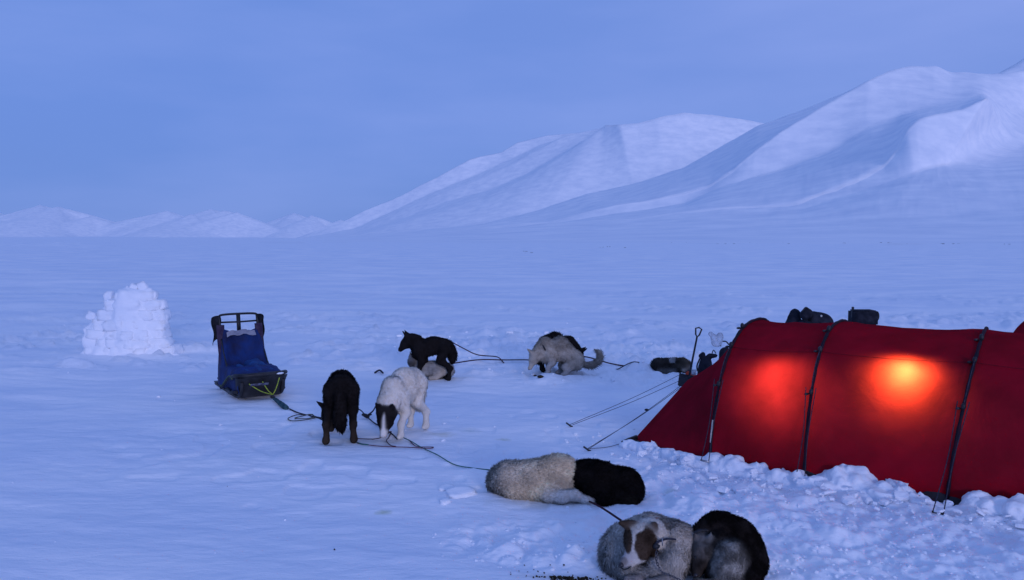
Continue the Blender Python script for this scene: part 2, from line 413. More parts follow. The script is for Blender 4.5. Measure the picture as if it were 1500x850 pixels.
# far range on the left: peaks as facetted cones
def far_range():
    u = np.arange(-640, 700, 2.0); D = np.linspace(9500, 18500, 110)
    U, DD = np.meshgrid(u, D); X = (U - 750) / F * DD
    pk = [(-330, 300, 15000, .30), (-200, 312, 14600, .32), (-90, 305, 15200, .30), (-12, 309, 15400, .30), (62, 301, 14700, .30), (88, 303, 14500, .33), (135, 317, 14300, .34), (210, 318, 15300, .3), (246, 309, 14800, .3), (282, 314, 14300, .33),
          (312, 307, 15200, .3), (332, 309, 15000, .32), (348, 311, 14200, .36), (378, 322, 14200, .36), (432, 313, 15600, .33), (458, 316, 15200, .36), (500, 323, 15600, .36), (560, 333, 16000, .3)]
    Z = np.full_like(X, -60.0)
    for i, (pu, py, pd, sl) in enumerate(pk):
        px = (pu - 750) / F * pd; h = (351 - py) / F * pd
        dx, dy = X - px, DD - pd; a = np.arctan2(dy, dx)
        d = np.hypot(dx, dy * .55) * (1 + .28 * np.cos(a * 3 + i * 1.3 + .8) + .05 * np.cos(a * 7 + i))
        Z = np.maximum(Z, h - d * sl * 1.5 - 8 * np.abs(fbm(X * .002 + i, DD * .002, o=4)))
    Z = np.where(Z > -55, Z + 7 * fbm(X * .002, DD * .002, o=3) * sstep(0, 200, Z), Z)
    mesh('far_mountains', np.stack([X, DD, Z], -1), grid_faces(*X.shape), snow_far, kind='structure')
far_range()
# long low drift bank at the left edge of the plain
def bank():
    u = np.arange(-260, 170, 2.0); k = np.linspace(0, 1, 22)
    U, K = np.meshgrid(u, k); D = 168 + 60 * K
    h = np.interp(U, [-260, -100, 0, 40, 90, 150, 170], [.5, .7, .62, .8, 1.0, .35, 0])
    Z = -.25 + (.25 + h * (1 + .25 * fbm(U * .06, K * 2, o=3))) * np.clip(np.sin(np.pi * K), 0, 1) ** .7
    mesh('snow_drift_bank', np.stack([(U - 750) / F * D, D, Z], -1), grid_faces(*U.shape), snow_clean, kind='structure')
bank()
# specks of bare rock on the far plain
mb = MB(); r_ = random.Random(4)
for px, py in [(1005, 348), (990, 350), (768, 368), (885, 363), (1110, 353), (1230, 343), (1240, 352), (1435, 356), (1465, 341), (1480, 359), (1400, 352), (930, 366), (1062, 351), (1150, 350), (905, 364), (1330, 349), (1384, 357), (1295, 346)]:
    for _ in range(r_.randint(2, 5)):
        y = max(py, 356.5) + r_.uniform(-.6, .6); g = G(px + r_.uniform(-14, 14), y); sc = g[1] * .0006
        g[2] = float(gz(g[0], g[1]))
        mb.blob(g, (sc * r_.uniform(1.5, 4), sc, sc * .35), 6, 4, noise=.4, seed=r_.random())
mb.build('bare_rocks', rock, smooth=False, kind='stuff', label='specks of bare dark rock on the far snow plain')

# ------------------------------------------------------------------ smooth solids from blended capsules
def sdf_caps(P, caps, k):
    """P (n,3); caps: (p0, r0, p1, r1); returns smooth distance"""
    d = np.full(len(P), 9.0)
    for c in caps:
        a, ra, b, rb = np.array(c[0], float), c[1], np.array(c[2], float), c[3]
        sq = c[6] if len(c) > 6 and c[6] is not None else None
        ab = b - a; L2 = max(ab.dot(ab), 1e-9)
        q = P - a
        if sq is not None: q = q * sq; ab = ab * sq; L2 = max(ab.dot(ab), 1e-9)
        t = np.clip(q @ ab / L2, 0, 1)
        e = np.linalg.norm(q - t[:, None] * ab, axis=1) - (ra + (rb - ra) * t)
        kk = c[7] if len(c) > 7 else k
        h = np.clip(.5 + .5 * (d - e) / kk, 0, 1)
        d = d * (1 - h) + e * h - kk * h * (1 - h)
    return d
def surface_nets(f, o, h):
    nx, ny, nz = f.shape
    s = f < 0
    acc = np.zeros((nx - 1, ny - 1, nz - 1, 3)); cnt = np.zeros((nx - 1, ny - 1, nz - 1))
    def cell(dx, dy, dz): return (slice(dx, nx - 1 + dx), slice(dy, ny - 1 + dy), slice(dz, nz - 1 + dz))
    cs = [(i, j, k) for i in (0, 1) for j in (0, 1) for k in (0, 1)]
    for a in cs:
        for ax in range(3):
            if a[ax]: continue
            b = list(a); b[ax] = 1
            fa, fb = f[cell(*a)], f[cell(*b)]
            m = (fa < 0) != (fb < 0)
            t = np.where(m, fa / np.where(m, fa - fb, 1), 0)
            for q in range(3):
                acc[..., q] += np.where(m, a[q] + (t if q == ax else 0), 0)
            cnt += m
    act = cnt > 0
    idx = -np.ones(act.shape, np.int64); idx[act] = np.arange(act.sum())
    I = np.stack(np.nonzero(act), -1)
    V = (I + acc[act] / cnt[act][:, None]) * h + np.array(o)
    Fs = []
    for ax in range(3):
        u, v = [(1, 2), (2, 0), (0, 1)][ax]
        sl0 = [slice(1, -1)] * 3; sl1 = [slice(1, -1)] * 3
        sl0[ax] = slice(0, -1); sl1[ax] = slice(1, None)
        A0, B0 = s[tuple(sl0)], s[tuple(sl1)]
        base = np.array([1, 1, 1]); base[ax] = 0
        for m, flip in ((A0 & ~B0, False), (~A0 & B0, True)):
            e = np.stack(np.nonzero(m), -1) + base
            def ci(du, dv):
                w = e.copy(); w[:, u] -= du; w[:, v] -= dv
                return idx[w[:, 0], w[:, 1], w[:, 2]]
            q = np.stack([ci(1, 1), ci(0, 1), ci(0, 0), ci(1, 0)], -1)
            Fs.append(q[:, ::-1] if flip else q)
    return V, np.concatenate(Fs)
def solid(caps, h, k, pad=.04, disp=None, zmin=None):
    pts = np.array([[*(np.array(c[i], float) - c[i + 1] * 1.15)] for c in caps for i in (0, 2)] + [[*(np.array(c[i], float) + c[i + 1] * 1.15)] for c in caps for i in (0, 2)])
    lo, hi = pts.min(0) - pad, pts.max(0) + pad
    if zmin is not None: lo[2] = max(lo[2], zmin)
    n = np.ceil((hi - lo) / h).astype(int) + 1
    g = np.stack(np.meshgrid(*[lo[i] + h * np.arange(n[i]) for i in range(3)], indexing='ij'), -1).reshape(-1, 3)
    d = sdf_caps(g, caps, k)
    if disp is not None: d = d + disp(g)
    d = d.reshape(n).copy()
    d[0], d[-1] = np.maximum(d[0], .001), np.maximum(d[-1], .001)
    d[:, 0], d[:, -1] = np.maximum(d[:, 0], .001), np.maximum(d[:, -1], .001)
    d[:, :, 0], d[:, :, -1] = np.maximum(d[:, :, 0], .001), np.maximum(d[:, :, -1], .001)
    V, Fc = surface_nets(d, lo, h)
    for _ in range(1):                                      # relax
        acc = np.zeros_like(V); c = np.zeros(len(V))
        for i in range(4):
            for j in ((i + 1) % 4, (i - 1) % 4):
                np.add.at(acc, Fc[:, i], V[Fc[:, j]]); np.add.at(c, Fc[:, i], 1)
        V = V * .4 + .6 * acc / c[:, None]
    return V, Fc
def vnormals(V, Fc):
    n = np.cross(V[Fc[:, 2]] - V[Fc[:, 0]], V[Fc[:, 3]] - V[Fc[:, 1]])
    N = np.zeros_like(V)
    for i in range(4): np.add.at(N, Fc[:, i], n)
    return N / (np.linalg.norm(N, axis=1)[:, None] + 1e-12)

# ------------------------------------------------------------------ tent
def fabric(name, base, trans, fwd=.0, fwd_col=(1, .42, .08)):
    m = bpy.data.materials.new(name); m.use_nodes = True
    t = m.node_tree; t.nodes.clear(); Lk = t.links.new
    o = t.nodes.new('ShaderNodeOutputMaterial'); d = t.nodes.new('ShaderNodeBsdfDiffuse'); tr = t.nodes.new('ShaderNodeBsdfTranslucent')
    gl = t.nodes.new('ShaderNodeBsdfGlossy'); gl.inputs['Roughness'].default_value = .5; gl.inputs['Color'].default_value = (.5, .5, .5, 1)
    ad = t.nodes.new('ShaderNodeMixShader'); ad.inputs[0].default_value = .5
    mg = t.nodes.new('ShaderNodeMixShader'); mg.inputs[0].default_value = .015
    tc = t.nodes.new('ShaderNodeTexCoord')
    n = t.nodes.new('ShaderNodeTexNoise'); n.inputs['Scale'].default_value = 3.5; n.inputs['Detail'].default_value = 8
    r = t.nodes.new('ShaderNodeMapRange'); r.inputs[1].default_value = .3; r.inputs[2].default_value = .7; r.inputs[3].default_value = .7; r.inputs[4].default_value = 1.15
    x = t.nodes.new('ShaderNodeMixRGB'); x.blend_type = 'MULTIPLY'; x.inputs[0].default_value = 1; x.inputs[1].default_value = (*base, 1)
    x2 = t.nodes.new('ShaderNodeMixRGB'); x2.blend_type = 'MULTIPLY'; x2.inputs[0].default_value = 1; x2.inputs[1].default_value = (*trans, 1)
    # ripstop weave and soft creases
    wv = t.nodes.new('ShaderNodeTexNoise'); wv.inputs['Scale'].default_value = 160; wv.inputs['Detail'].default_value = 2
    cr = t.nodes.new('ShaderNodeTexNoise'); cr.inputs['Scale'].default_value = 5; cr.inputs['Detail'].default_value = 5; cr.inputs['Distortion'].default_value = .6
    b1 = t.nodes.new('ShaderNodeBump'); b1.inputs['Strength'].default_value = .4; b1.inputs['Distance'].default_value = .03; Lk(b1.outputs[0], tr.inputs['Normal'])
    b2 = t.nodes.new('ShaderNodeBump'); b2.inputs['Strength'].default_value = .25; b2.inputs['Distance'].default_value = .002
    Lk(tc.outputs['Object'], n.inputs['Vector']); Lk(tc.outputs['Object'], wv.inputs['Vector']); Lk(tc.outputs['Object'], cr.inputs['Vector'])
    Lk(cr.outputs['Fac'], b1.inputs['Height']); Lk(wv.outputs['Fac'], b2.inputs['Height']); Lk(b1.outputs[0], b2.inputs['Normal'])
    Lk(n.outputs['Fac'], r.inputs[0]); Lk(r.outputs[0], x.inputs[2]); Lk(r.outputs[0], x2.inputs[2])
    rf = t.nodes.new('ShaderNodeBsdfRefraction'); rf.inputs['Roughness'].default_value = .7; rf.inputs['IOR'].default_value = 1.5; rf.inputs['Color'].default_value = (*fwd_col, 1)
    mr_ = t.nodes.new('ShaderNodeMixShader'); mr_.inputs[0].default_value = fwd
    Lk(x.outputs[0], d.inputs['Color']); Lk(x2.outputs[0], tr.inputs['Color']); Lk(b2.outputs[0], d.inputs['Normal']); Lk(b2.outputs[0], gl.inputs['Normal'])
    Lk(d.outputs[0], ad.inputs[1]); Lk(tr.outputs[0], ad.inputs[2]); Lk(ad.outputs[0], mr_.inputs[1]); Lk(rf.outputs[0], mr_.inputs[2]); Lk(mr_.outputs[0], mg.inputs[1]); Lk(gl.outputs[0], mg.inputs[2]); Lk(mg.outputs[0], o.inputs['Surface'])
    return m
red = fabric('red_tent_fabric', (.44, .003, .022), (.27, .0150, .006))
sleeve = material('dark_sleeve', (.03, .008, .018), .8, .1, (20, (.012, .012, .02), .4, .6), (60, .4, .004))

AX = (TB[3] - TB[1])[:2]; AX = AX / np.linalg.norm(AX); PE = np.array([-AX[1], AX[0]])
class Hoop:
    def __init__(s, near, w, h, lean):
        s.c = np.array([*(near[:2] + PE * w), 0.0]); s.w, s.h, s.lean = w, h, lean
    def at(s, t):
        t = np.asarray(t, float)
        ct, st_ = np.cos(t), np.sin(t)
        x = np.sign(ct) * np.abs(ct) ** .80; z = np.abs(st_) ** .78
        xy = s.c[:2] + PE * (-x[..., None] * s.w) + AX * (s.lean * z[..., None] ** 1.3)
        return np.concatenate([xy, (z * s.h)[..., None]], -1)
HP = [Hoop(TB[1], .90, 1.05, .07), Hoop(TB[2], .92, 1.075, .03), Hoop(TB[3], .92, 1.07, .14)]
HP.append(Hoop(np.array([*(TB[3][:2] + AX * .95), 0]), .90, 1.05, .1))
TC = HP[1].c.copy()
tent = empty('tunnel_tent', (TC[0], TC[1], 0), label='long red tunnel tent glowing from two lamps inside, banked with snow', category='tent')
def loc(P): return np.asarray(P) - TC
ts = np.linspace(0, np.pi, 61)
def panel(a, b, n=34, sag=.02, seed=0):
    A_, B_ = a.at(ts), b.at(ts)
    s = np.linspace(0, 1, n)[:, None, None]
    P = A_[None] * (1 - s) + B_[None] * s
    cx = (a.c * (1 - s[..., 0, :]) + b.c * s[..., 0, :])[:, None, :]
    bow = 4 * s * (1 - s)
    P = cx + (P - cx) * (1 - sag * bow)
    nrm = (P - cx) / (np.linalg.norm(P - cx, axis=2, keepdims=True) + 1e-6)
    U = s[..., 0] * 3 + 0 * ts[None]; Tt = np.broadcast_to(ts[None], U.shape)
    wr = .007 * fbm(U * 1.4 + seed, Tt * 2.5, o=3) + .010 * np.exp(-np.minimum(s[..., 0], 1 - s[..., 0]) / .12) * fbm(U * .4, Tt * 7 + seed, o=2) + .004 * fbm(U * .6 + Tt * .7 + seed, Tt * 9 - U * 3, o=2) * (1 - bow[..., 0] * .6)
    P = P + nrm * wr[..., None] * np.minimum(1, bow * 3)
    return P
for i in range(3):
    P = panel(HP[i], HP[i + 1], seed=i * 5.0)
    mesh('wall_panel', loc(P).reshape(-1, 3), grid_faces(*P.shape[:2]), red, tent)
def vestibule(h, corner, peak, far, n=30, sag=.10):
    A_ = h.at(ts)
    E = []
    for t in ts:
        u = t / (np.pi / 2)
        if u <= 1: E.append(corner + (peak - corner) * u ** .9)
        else: E.append(far + (peak - far) * (2 - u) ** .9)
    E = np.array(E)
    s = np.linspace(0, 1, n)[:, None, None]
    P = A_[None] * (1 - s) + E[None] * s
    bow = 4 * s * (1 - s)
    cx = (h.c[None, None] * (1 - s) + (corner + far)[None, None] / 2 * s)
    P = cx + (P - cx) * (1 - sag * bow * np.sin(ts)[None, :, None])
    U = s[..., 0] + 0 * ts[None]; Tt = np.broadcast_to(ts[None], U.shape)
    P[..., :2] -= PE * (.012 * fbm(U * 5, Tt * 2 + U * 3, o=3) * bow[..., 0])[..., None]
    return P, E
peak = A(1007, 557, 7.95)
farc = np.array([*(TB[0][:2] + PE * 1.75 + AX * .25), 0])
P, E1 = vestibule(HP[0], TB[0], peak, farc)
mesh('vestibule', loc(P).reshape(-1, 3), grid_faces(*P.shape[:2])[:, ::-1], red, tent)
wall = [TB[0], peak, farc]
mesh('door_panel', loc(np.array([TB[0], peak, farc, (TB[0] + farc) / 2 + np.array([.02, .02, 0])])), [(0, 1, 3), (3, 1, 2)], red, tent)
Pq, _ = vestibule(HP[3], np.array([*(HP[3].at(np.array([0.]))[0][:2] + AX * 1.0 + PE * .2), 0]), HP[3].c + np.array([*(AX * 1.1), .35]), np.array([*(HP[3].c[:2] + AX * 1.0 + PE * .7), 0]))
mesh('vestibule', loc(Pq).reshape(-1, 3), grid_faces(*Pq.shape[:2]), red, tent)
for i, h in enumerate(HP):
    Q = h.at(np.linspace(0, np.pi, 60)); cc = h.c
    nn = (Q - cc) / (np.linalg.norm(Q - cc, axis=1)[:, None] + 1e-6)
    mb = MB(); rr = .012 + .002 * np.sin(np.arange(60) * 2.1)
    mb.tube(loc(Q + nn * .008), rr, 8); mb.build('pole_sleeve', sleeve, tent)
    # clips, tie-out rings and the cords that run between them
    for tt in (.52, .93, 1.25):
        q = h.at(np.array([tt]))[0]; n1 = (q - cc) / np.linalg.norm(q - cc)
        k = MB(); k.blob(loc(q + n1 * .03), (.018, .018, .024), 6, 5, noise=.3, seed=tt + i)
        k.blob(loc(q + n1 * .025 - np.array([*AX * .03, .015])), (.02, .01, .01), 6, 4); k.build('tie_out', black, tent)
    q = h.at(np.array([.93]))[0]; q2 = h.at(np.array([.52]))[0]; g0 = h.at(np.array([0.02]))[0]
    n1 = (q - cc) / np.linalg.norm(q - cc); n2 = (q2 - cc) / np.linalg.norm(q2 - cc)
    mb = MB()
    pegp = G(1374, 752, .03) if i == 2 else np.array([*(g0[:2] - PE * .12), .05])
    top = q2 + n2 * .035
    for s_ in (-1, 1):
        tgt = top + np.array([*AX * .035 * s_, .03]); mid_ = (pegp + tgt) / 2 + np.array([0, 0, -.01])
        mb.tube(loc(curve([tgt, mid_, pegp + np.array([*AX * .03 * s_, 0])], 10)), .0035, 5)
    mb.tube(loc(curve([q + n1 * .035, (q + q2) / 2 + n1 * .07, top], 10)), .004, 5)
    mb.build('tension_cord', rope_dark, tent)
    k = MB(); k.tube(loc([pegp + np.array([*AX * -.035, .005]), pegp + np.array([*AX * .035, .0])]), .007, 6); k.build('peg', metal if i != 2 else black, tent)
# reflective tape on the first pole
h = HP[0]; Q = h.at(np.linspace(.10, .24, 6)); nn = (Q - h.c) / np.linalg.norm(Q - h.c, axis=1)[:, None]
mb = MB(); mb.tube(loc(Q + nn * .03 - np.array([0, .01, 0])), .006, 6); mb.build('reflective_strip', reflect, tent, label='pale reflective strip low on the first pole')
# snow flap lying out from the wall
def gpt(a, dz=0): return np.array([a[0], a[1], float(gz(a[0], a[1])) + dz])
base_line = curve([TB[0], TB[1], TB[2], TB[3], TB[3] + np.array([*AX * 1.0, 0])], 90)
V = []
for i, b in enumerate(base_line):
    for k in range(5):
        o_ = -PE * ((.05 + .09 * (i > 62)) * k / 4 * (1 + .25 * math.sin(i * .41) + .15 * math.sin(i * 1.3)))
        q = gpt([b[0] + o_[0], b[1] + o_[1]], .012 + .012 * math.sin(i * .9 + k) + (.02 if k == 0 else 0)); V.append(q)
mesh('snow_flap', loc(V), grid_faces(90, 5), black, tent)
# guy lines from the end of the vestibule
def cord(name, pts, r, mat, parent=None, n=24, sides=6, **p):
    mb = MB(); mb.tube(curve(pts, n), r, sides); return mb.build(name, mat, parent, **p)
g1, g2 = gpt(G(834, 625), .02), gpt(G(860, 659), .02)
ft = A(1012, 541, 8.6)
for a, b in ((g1, ft), (g1 + np.array([.03, 0, 0]), ft + np.array([.04, 0, -.05])), (g2, A(1004, 563, 7.95)), (g2, gpt(TB[0], .03)), (g2 + [.02, .01, 0], A(1008, 557, 7.95))):
    mid_ = (np.array(a) + b) / 2 - np.array([0, 0, .02])
    cord('guy_line', [loc(a), loc(mid_), loc(b)], .0024, rope_dark, tent, 14)
mb = MB(); q = g2 + (A(1004, 563, 7.95) - g2) * .56; mb.blob(loc(q), (.02, .01, .012), 6, 5); mb.build('line_adjuster', black, tent)
for g in (g1, g2):
    mb = MB(); mb.tube(loc([g + [-.03, 0, .02], g + [.01, 0, -.01], g + [.03, .01, -.02]]), .008, 6); mb.build('peg', black, tent)
mb = MB(); q = gpt(TB[0], .02); mb.tube(loc([q + [-.09, -.03, .0], q + [-.03, -.01, .015], q + [.05, .02, .03]]), [.007, .014, .02], 6); mb.build('corner_strap', black, tent)

# dark groundsheet, unseen, added to cut lamp light bouncing off the snow floor
q = [HP[0].at(np.array([0., np.pi])), HP[3].at(np.array([0., np.pi]))]
V = np.array([q[0][0] + [*PE * .08, .06], q[0][1] - [*PE * .08, -.06], q[1][1] - [*PE * .08, -.06], q[1][0] + [*PE * .08, .06]])
V = np.array([[lerp_ for lerp_ in (V[0] * (1 - a) + V[3] * a) * (1 - b_) + (V[1] * (1 - a) + V[2] * a) * b_] for a in np.linspace(0, 1, 12) for b_ in np.linspace(0, 1, 8)])
V[:, 2] += .012 * vn(V[:, 0] * 4, V[:, 1] * 4); mesh('groundsheet', loc(V), grid_faces(12, 8), dark_cloth, tent)
# inner end wall, added unseen to keep lamp light out of the vestibule
inner_m = fabric('inner_tent_cloth', (.16, .12, .07), (.05, .03, .015))
for hq, off in ((HP[0], .03),):
    Q = hq.at(ts); cc = hq.c; V = np.array([cc + (Q - cc) * (k / 8) * .965 + np.array([*(AX * (off + .01 * math.sin(k * 2))), 0]) for k in range(9)])
    mesh('inner_wall', loc(V).reshape(-1, 3), grid_faces(9, 61), inner_m, tent)
V = np.array([HP[0].c * (1 - s) + HP[2].c * s + np.array([*(PE * (-.12 + .03 * math.sin(s * 30))), zz]) for s in np.linspace(.02, 1.25, 40) for zz in np.linspace(.05, .98, 8)])
mesh('light_baffle', loc(V), grid_faces(40, 8), dark_cloth, tent)  # dark sheet added unseen along the axis to absorb stray lamp light
# stitched seams along the panels
seam_m = material('seam_tape', (.16, .006, .016), .8, .1, (30, (.1, .004, .01), .4, .6))
for i in range(3):
    for tt in (.93,):
        s = np.linspace(0.02, .98, 24)[:, None]; ta_ = np.full(24, tt)
        Aa, Bb = HP[i].at(ta_), HP[i + 1].at(ta_); P_ = Aa * (1 - s) + Bb * s; cx = HP[i].c * (1 - s) + HP[i + 1].c * s
        P_ = cx + (P_ - cx) * (1 - .02 * 4 * s * (1 - s)) * 1.006
        mb = MB(); mb.tube(loc(P_), .0016, 4); mb.build('seam', seam_m, tent)
# lamps hung inside
glow_mat = bpy.data.materials.new('lit_mantle'); glow_mat.use_nodes = True
_p = glow_mat.node_tree.nodes['Principled BSDF']; _p.inputs['Emission Color'].default_value = (1, .75, .4, 1); _p.inputs['Emission Strength'].default_value = 6; _p.inputs['Base Color'].default_value = (.8, .7, .5, 1)
def lantern(pn, power, col, label, r, ang):
    pos, nrm_ = pn
    t = empty('camping_lantern', tuple(pos), label=label, category='lantern', group='lamps inside the tent')
    mb = MB(); mb.tube([(0, 0, .055), (0, 0, .075)], [.007, .005], 10); mb.build('cap', black, t)
    mb = MB(); mb.tube([(0, 0, -.085), (0, 0, -.055)], [.010, .010], 12); mb.build('base', black, t)
    mb = MB(); mb.blob((0, 0, 0), (.012, .012, .03), 8, 6); mb.build('mantle', glow_mat, t)
    mb = MB(); mb.tube([(0, 0, .07), (0, 0, .2)], .0006, 5); mb.build('handle', metal, t)
    for k in range(4):
        x, y = 0.010 * math.cos(k * math.pi / 2 + .8), .010 * math.sin(k * math.pi / 2 + .8)
        mb = MB(); mb.tube([(x, y, -.06), (x * .6, y * .6, .06)], .0006, 4); mb.build('guard_wire', metal, t)
    ld = bpy.data.lights.new('lantern_light', 'SPOT'); ld.energy = power; ld.color = col; ld.shadow_soft_size = r; ld.spot_size = math.radians(ang); ld.spot_blend = 1.0
    lo = bpy.data.objects.new('lantern_light', ld); C.objects.link(lo); lo.parent = t; lo['kind'] = 'helper'; lo.rotation_euler = (Vector(nrm_) + Vector((0, 0, -.42))).to_track_quat('-Z', 'Y').to_euler(); lo.location = Vector(nrm_) * .025
def inside(px, py, depth):            # a point behind the fabric, along its normal, from where a pixel meets the wall
    def Fq(p):
        q = (p[:2] - HP[0].c[:2]).dot(PE) / .91
        return abs(q) ** (2 / .80) + (max(p[2], 0) / 1.065) ** (2 / .78)
    for Yy in np.arange(5.0, 7.5, .005):
        p = A(px, py, Yy)
        if Fq(p) < 1: break
    g = np.array([(Fq(p + np.eye(3)[k] * .01) - Fq(p - np.eye(3)[k] * .01)) for k in range(3)])
    g /= np.linalg.norm(g); return p - g * depth, g
lantern(inside(1326, 540, .155), 60.0, (1, 1, .6), 'small lantern hung close behind the tent wall, glowing yellow through it', .035, 164)
lantern(inside(1140, 545, .27), 21, (1, .7, 1), 'small lantern glowing soft red through the wall near the door end', .05, 140)

# second tent behind
t2 = empty('tunnel_tent', (5.9, 8.6, 0), label='second dark red tent, only its rounded end showing behind the glowing one', category='tent')
def H2(k, t, w, h): return np.stack([AX[0] * k + PE[0] * w * -np.cos(t), AX[1] * k + PE[1] * w * -np.cos(t), h * np.abs(np.sin(t)) ** .86], -1)
ks = [(-.62, .42, .12), (-.5, .62, .55), (-.36, .78, .82), (-.15, .86, .96), (.1, .9, 1.0), (.9, .9, .98), (1.8, .9, .98), (2.6, .5, .3)]
kk = curve(ks, 40); P = np.array([H2(k, ts, w, h) for k, w, h in kk])
mesh('wall_panel', P.reshape(-1, 3), grid_faces(*P.shape[:2]), red, t2)
for k, w, h in (ks[3], ks[5]):
    mb = MB(); mb.tube(H2(k, np.linspace(0, np.pi, 40), w + .015, h + .015), .018, 8); mb.build('pole_sleeve', sleeve, t2)

# snow banked against the tent
def bank_caps():
    r_ = random.Random(3); caps = []
    prof_ = [(925, 650, .03, .05), (955, 656, .05, .09), (985, 664, .045, .08), (1012, 674, .05, .09), (1045, 678, .06, .12), (1075, 684, .07, .15), (1110, 690, .055, .13), (1145, 697, .05, .12), (1168, 703, .05, .11),
             (1190, 709, .045, .11), (1215, 706, .07, .15), (1240, 708, .12, .22), (1262, 712, .11, .22), (1290, 722, .06, .14), (1325, 726, .08, .13), (1352, 732, .05, .11), (1385, 742, .0, .06), (1415, 744, .02, .1), (1432, 741, .11, .14), (1465, 748, .08, .14), (1495, 754, .10, .15), (1560, 768, .1, .15)]
    for px, py, hgt, wd_ in prof_:
        g = G(px, py + 4)
        for _ in range(4):
            x, y = g[0] + r_.uniform(-.05, .05), g[1] + r_.uniform(-.05, .03)
            caps.append(((x - .03, y, hgt * .35 * r_.uniform(.5, 1.3)), wd_ * .42, (x + .04, y - wd_ * .55, -.02), wd_ * .34))
        caps.append(((g[0], g[1], hgt * .8), wd_ * .3 + .01, (g[0] + .05, g[1] - .03, hgt * .5), wd_ * .3))
    for a, b in zip(prof_[:-1], prof_[1:]):
        for u in (.25, .5, .75):
            g = G(a[0] * (1 - u) + b[0] * u, a[1] * (1 - u) + b[1] * u + 5); hh = (a[2] * (1 - u) + b[2] * u) * r_.uniform(.5, 1.0)
            caps.append(((g[0] - .02, g[1] + .02, hh * .5), .045, (g[0] + .05, g[1] - .10, -.01), .05))
    return caps
def clod_noise(g, a=.034, s=11):
    n = np.abs(fbm(g[:, 0] * s, g[:, 1] * s, g[:, 2] * s, o=3)); m = vn(g[:, 0] * s * .45, g[:, 1] * s * .45, g[:, 2] * s * .45)
    return a * (.5 - n) + a * .8 * m
V, Fc = solid(bank_caps(), .0125, .03, .05, lambda g: clod_noise(g), zmin=-.08)
c0 = np.array([2.2, 5.7, 0]); mesh('snow_bank', V - c0, Fc, snow_clean, loc=c0, kind='stuff', label='lumpy bank of shovelled snow along the foot of the red tent')

# ------------------------------------------------------------------ snow wall of blocks
def rough_block(d, R, seed, n=6, am=.07):
    """a cut snow block with worn corners"""
    u = np.linspace(-1, 1, n); V, idx, Fc = [], {}, []
    def vid(p):
        k = tuple(np.round(p, 4))
        if k not in idx: idx[k] = len(V); V.append(p)
        return idx[k]
    for ax in range(3):
        for sg in (-1, 1):
            for i in range(n - 1):
                for j in range(n - 1):
                    q = []
                    for a, b in ((i, j), (i + 1, j), (i + 1, j + 1), (i, j + 1)):
                        p = [0, 0, 0]; p[ax] = sg; p[(ax + 1) % 3] = u[a]; p[(ax + 2) % 3] = u[b]; q.append(vid(np.array(p, float)))
                    Fc.append(q if sg > 0 else q[::-1])
    V = np.array(V); m = np.linalg.norm(V, axis=1, keepdims=True)
    V = V * (1 - .22 * np.clip(m - 1.05, 0, 1))
    V = V * (1 + am * fbm(V[:, 0] * 1.6 + seed * 3, V[:, 1] * 1.6, V[:, 2] * 1.6 + seed, o=3)[:, None])
    return (V * np.array(d) / 2) @ R.T, Fc
g = G(190, 521); wx, wy = g[0], g[1]
SW = empty('snow_wall', (wx, wy, 0), 0, label='rounded wind wall of stacked snow blocks standing alone on the plain', category='snow wall')
mpp = wy / F
r_ = random.Random(12); row = 0; z = 0
outl = [(0, -.58, .62), (.15, -.57, .50), (.3, -.53, .46), (.45, -.45, .455), (.55, -.38, .45), (.66, -.30, .43), (.76, -.22, .36), (.84, -.1, .33), (.92, .08, .27)]
caps = []
while z < .80:
    hgt = r_.uniform(.10, .15)
    zz = z + hgt / 2; L0 = np.interp(zz, [o_[0] for o_ in outl], [o_[1] for o_ in outl]); R0 = np.interp(zz, [o_[0] for o_ in outl], [o_[2] for o_ in outl])
    x = L0
    while x < R0 - .06:
        wb = min(r_.uniform(.14, .30), R0 - x + .03)
        V, Fc = rough_block((wb * 1.06, .34 * (1 - zz * .45), hgt * 1.16), rot('Z', r_.uniform(-.12, .12)) @ rot('Y', r_.uniform(-.07, .07)), r_.random() * 9, am=.2)
        curv = .14 * ((x + wb / 2) / .55) ** 2
        mesh('snow_block', V, Fc, snow_clean, SW, loc=(x + wb / 2, curv + r_.uniform(-.03, .03), zz))
        x += wb
    caps.append(((L0 + .09, .13 - .05, zz), .115, (0, -.02, zz), .115)); caps.append(((0, -.02, zz), .115, (R0 - .12, .06, zz), .115)); z += hgt * .96
caps += [((-.6, -.02, -.02), .07, (.1, -.1, -.03), .08), ((.1, -.1, -.03), .08, (.72, .0, -.04), .08), ((.3, -.05, 0), .1, (.62, 0, -.02), .08)]
V, Fc = solid(caps, .025, .05, .05, lambda g: clod_noise(g, .055, 7) - .012, zmin=-.1)
mesh('packed_snow', V, Fc, snow_clean, SW)
for (x, z0, w, h, tl) in ((-.27, .76, .10, .17, .1), (.06, .86, .10, .17, .35), (.19, .88, .11, .19, -.35), (-.5, .52, .12, .12, .3), (.30, .80, .13, .12, .2), (.42, .66, .12, .12, -.4), (.44, .50, .12, .10, .3)):
    V, Fc = rough_block((w, .10, h), rot('Y', tl), z0 * 9, am=.25); mesh('snow_chunk', V, Fc, snow_clean, SW, loc=(x, .05, z0 + h * .3))

SW.scale = (1.15, 1.1, 1.08)
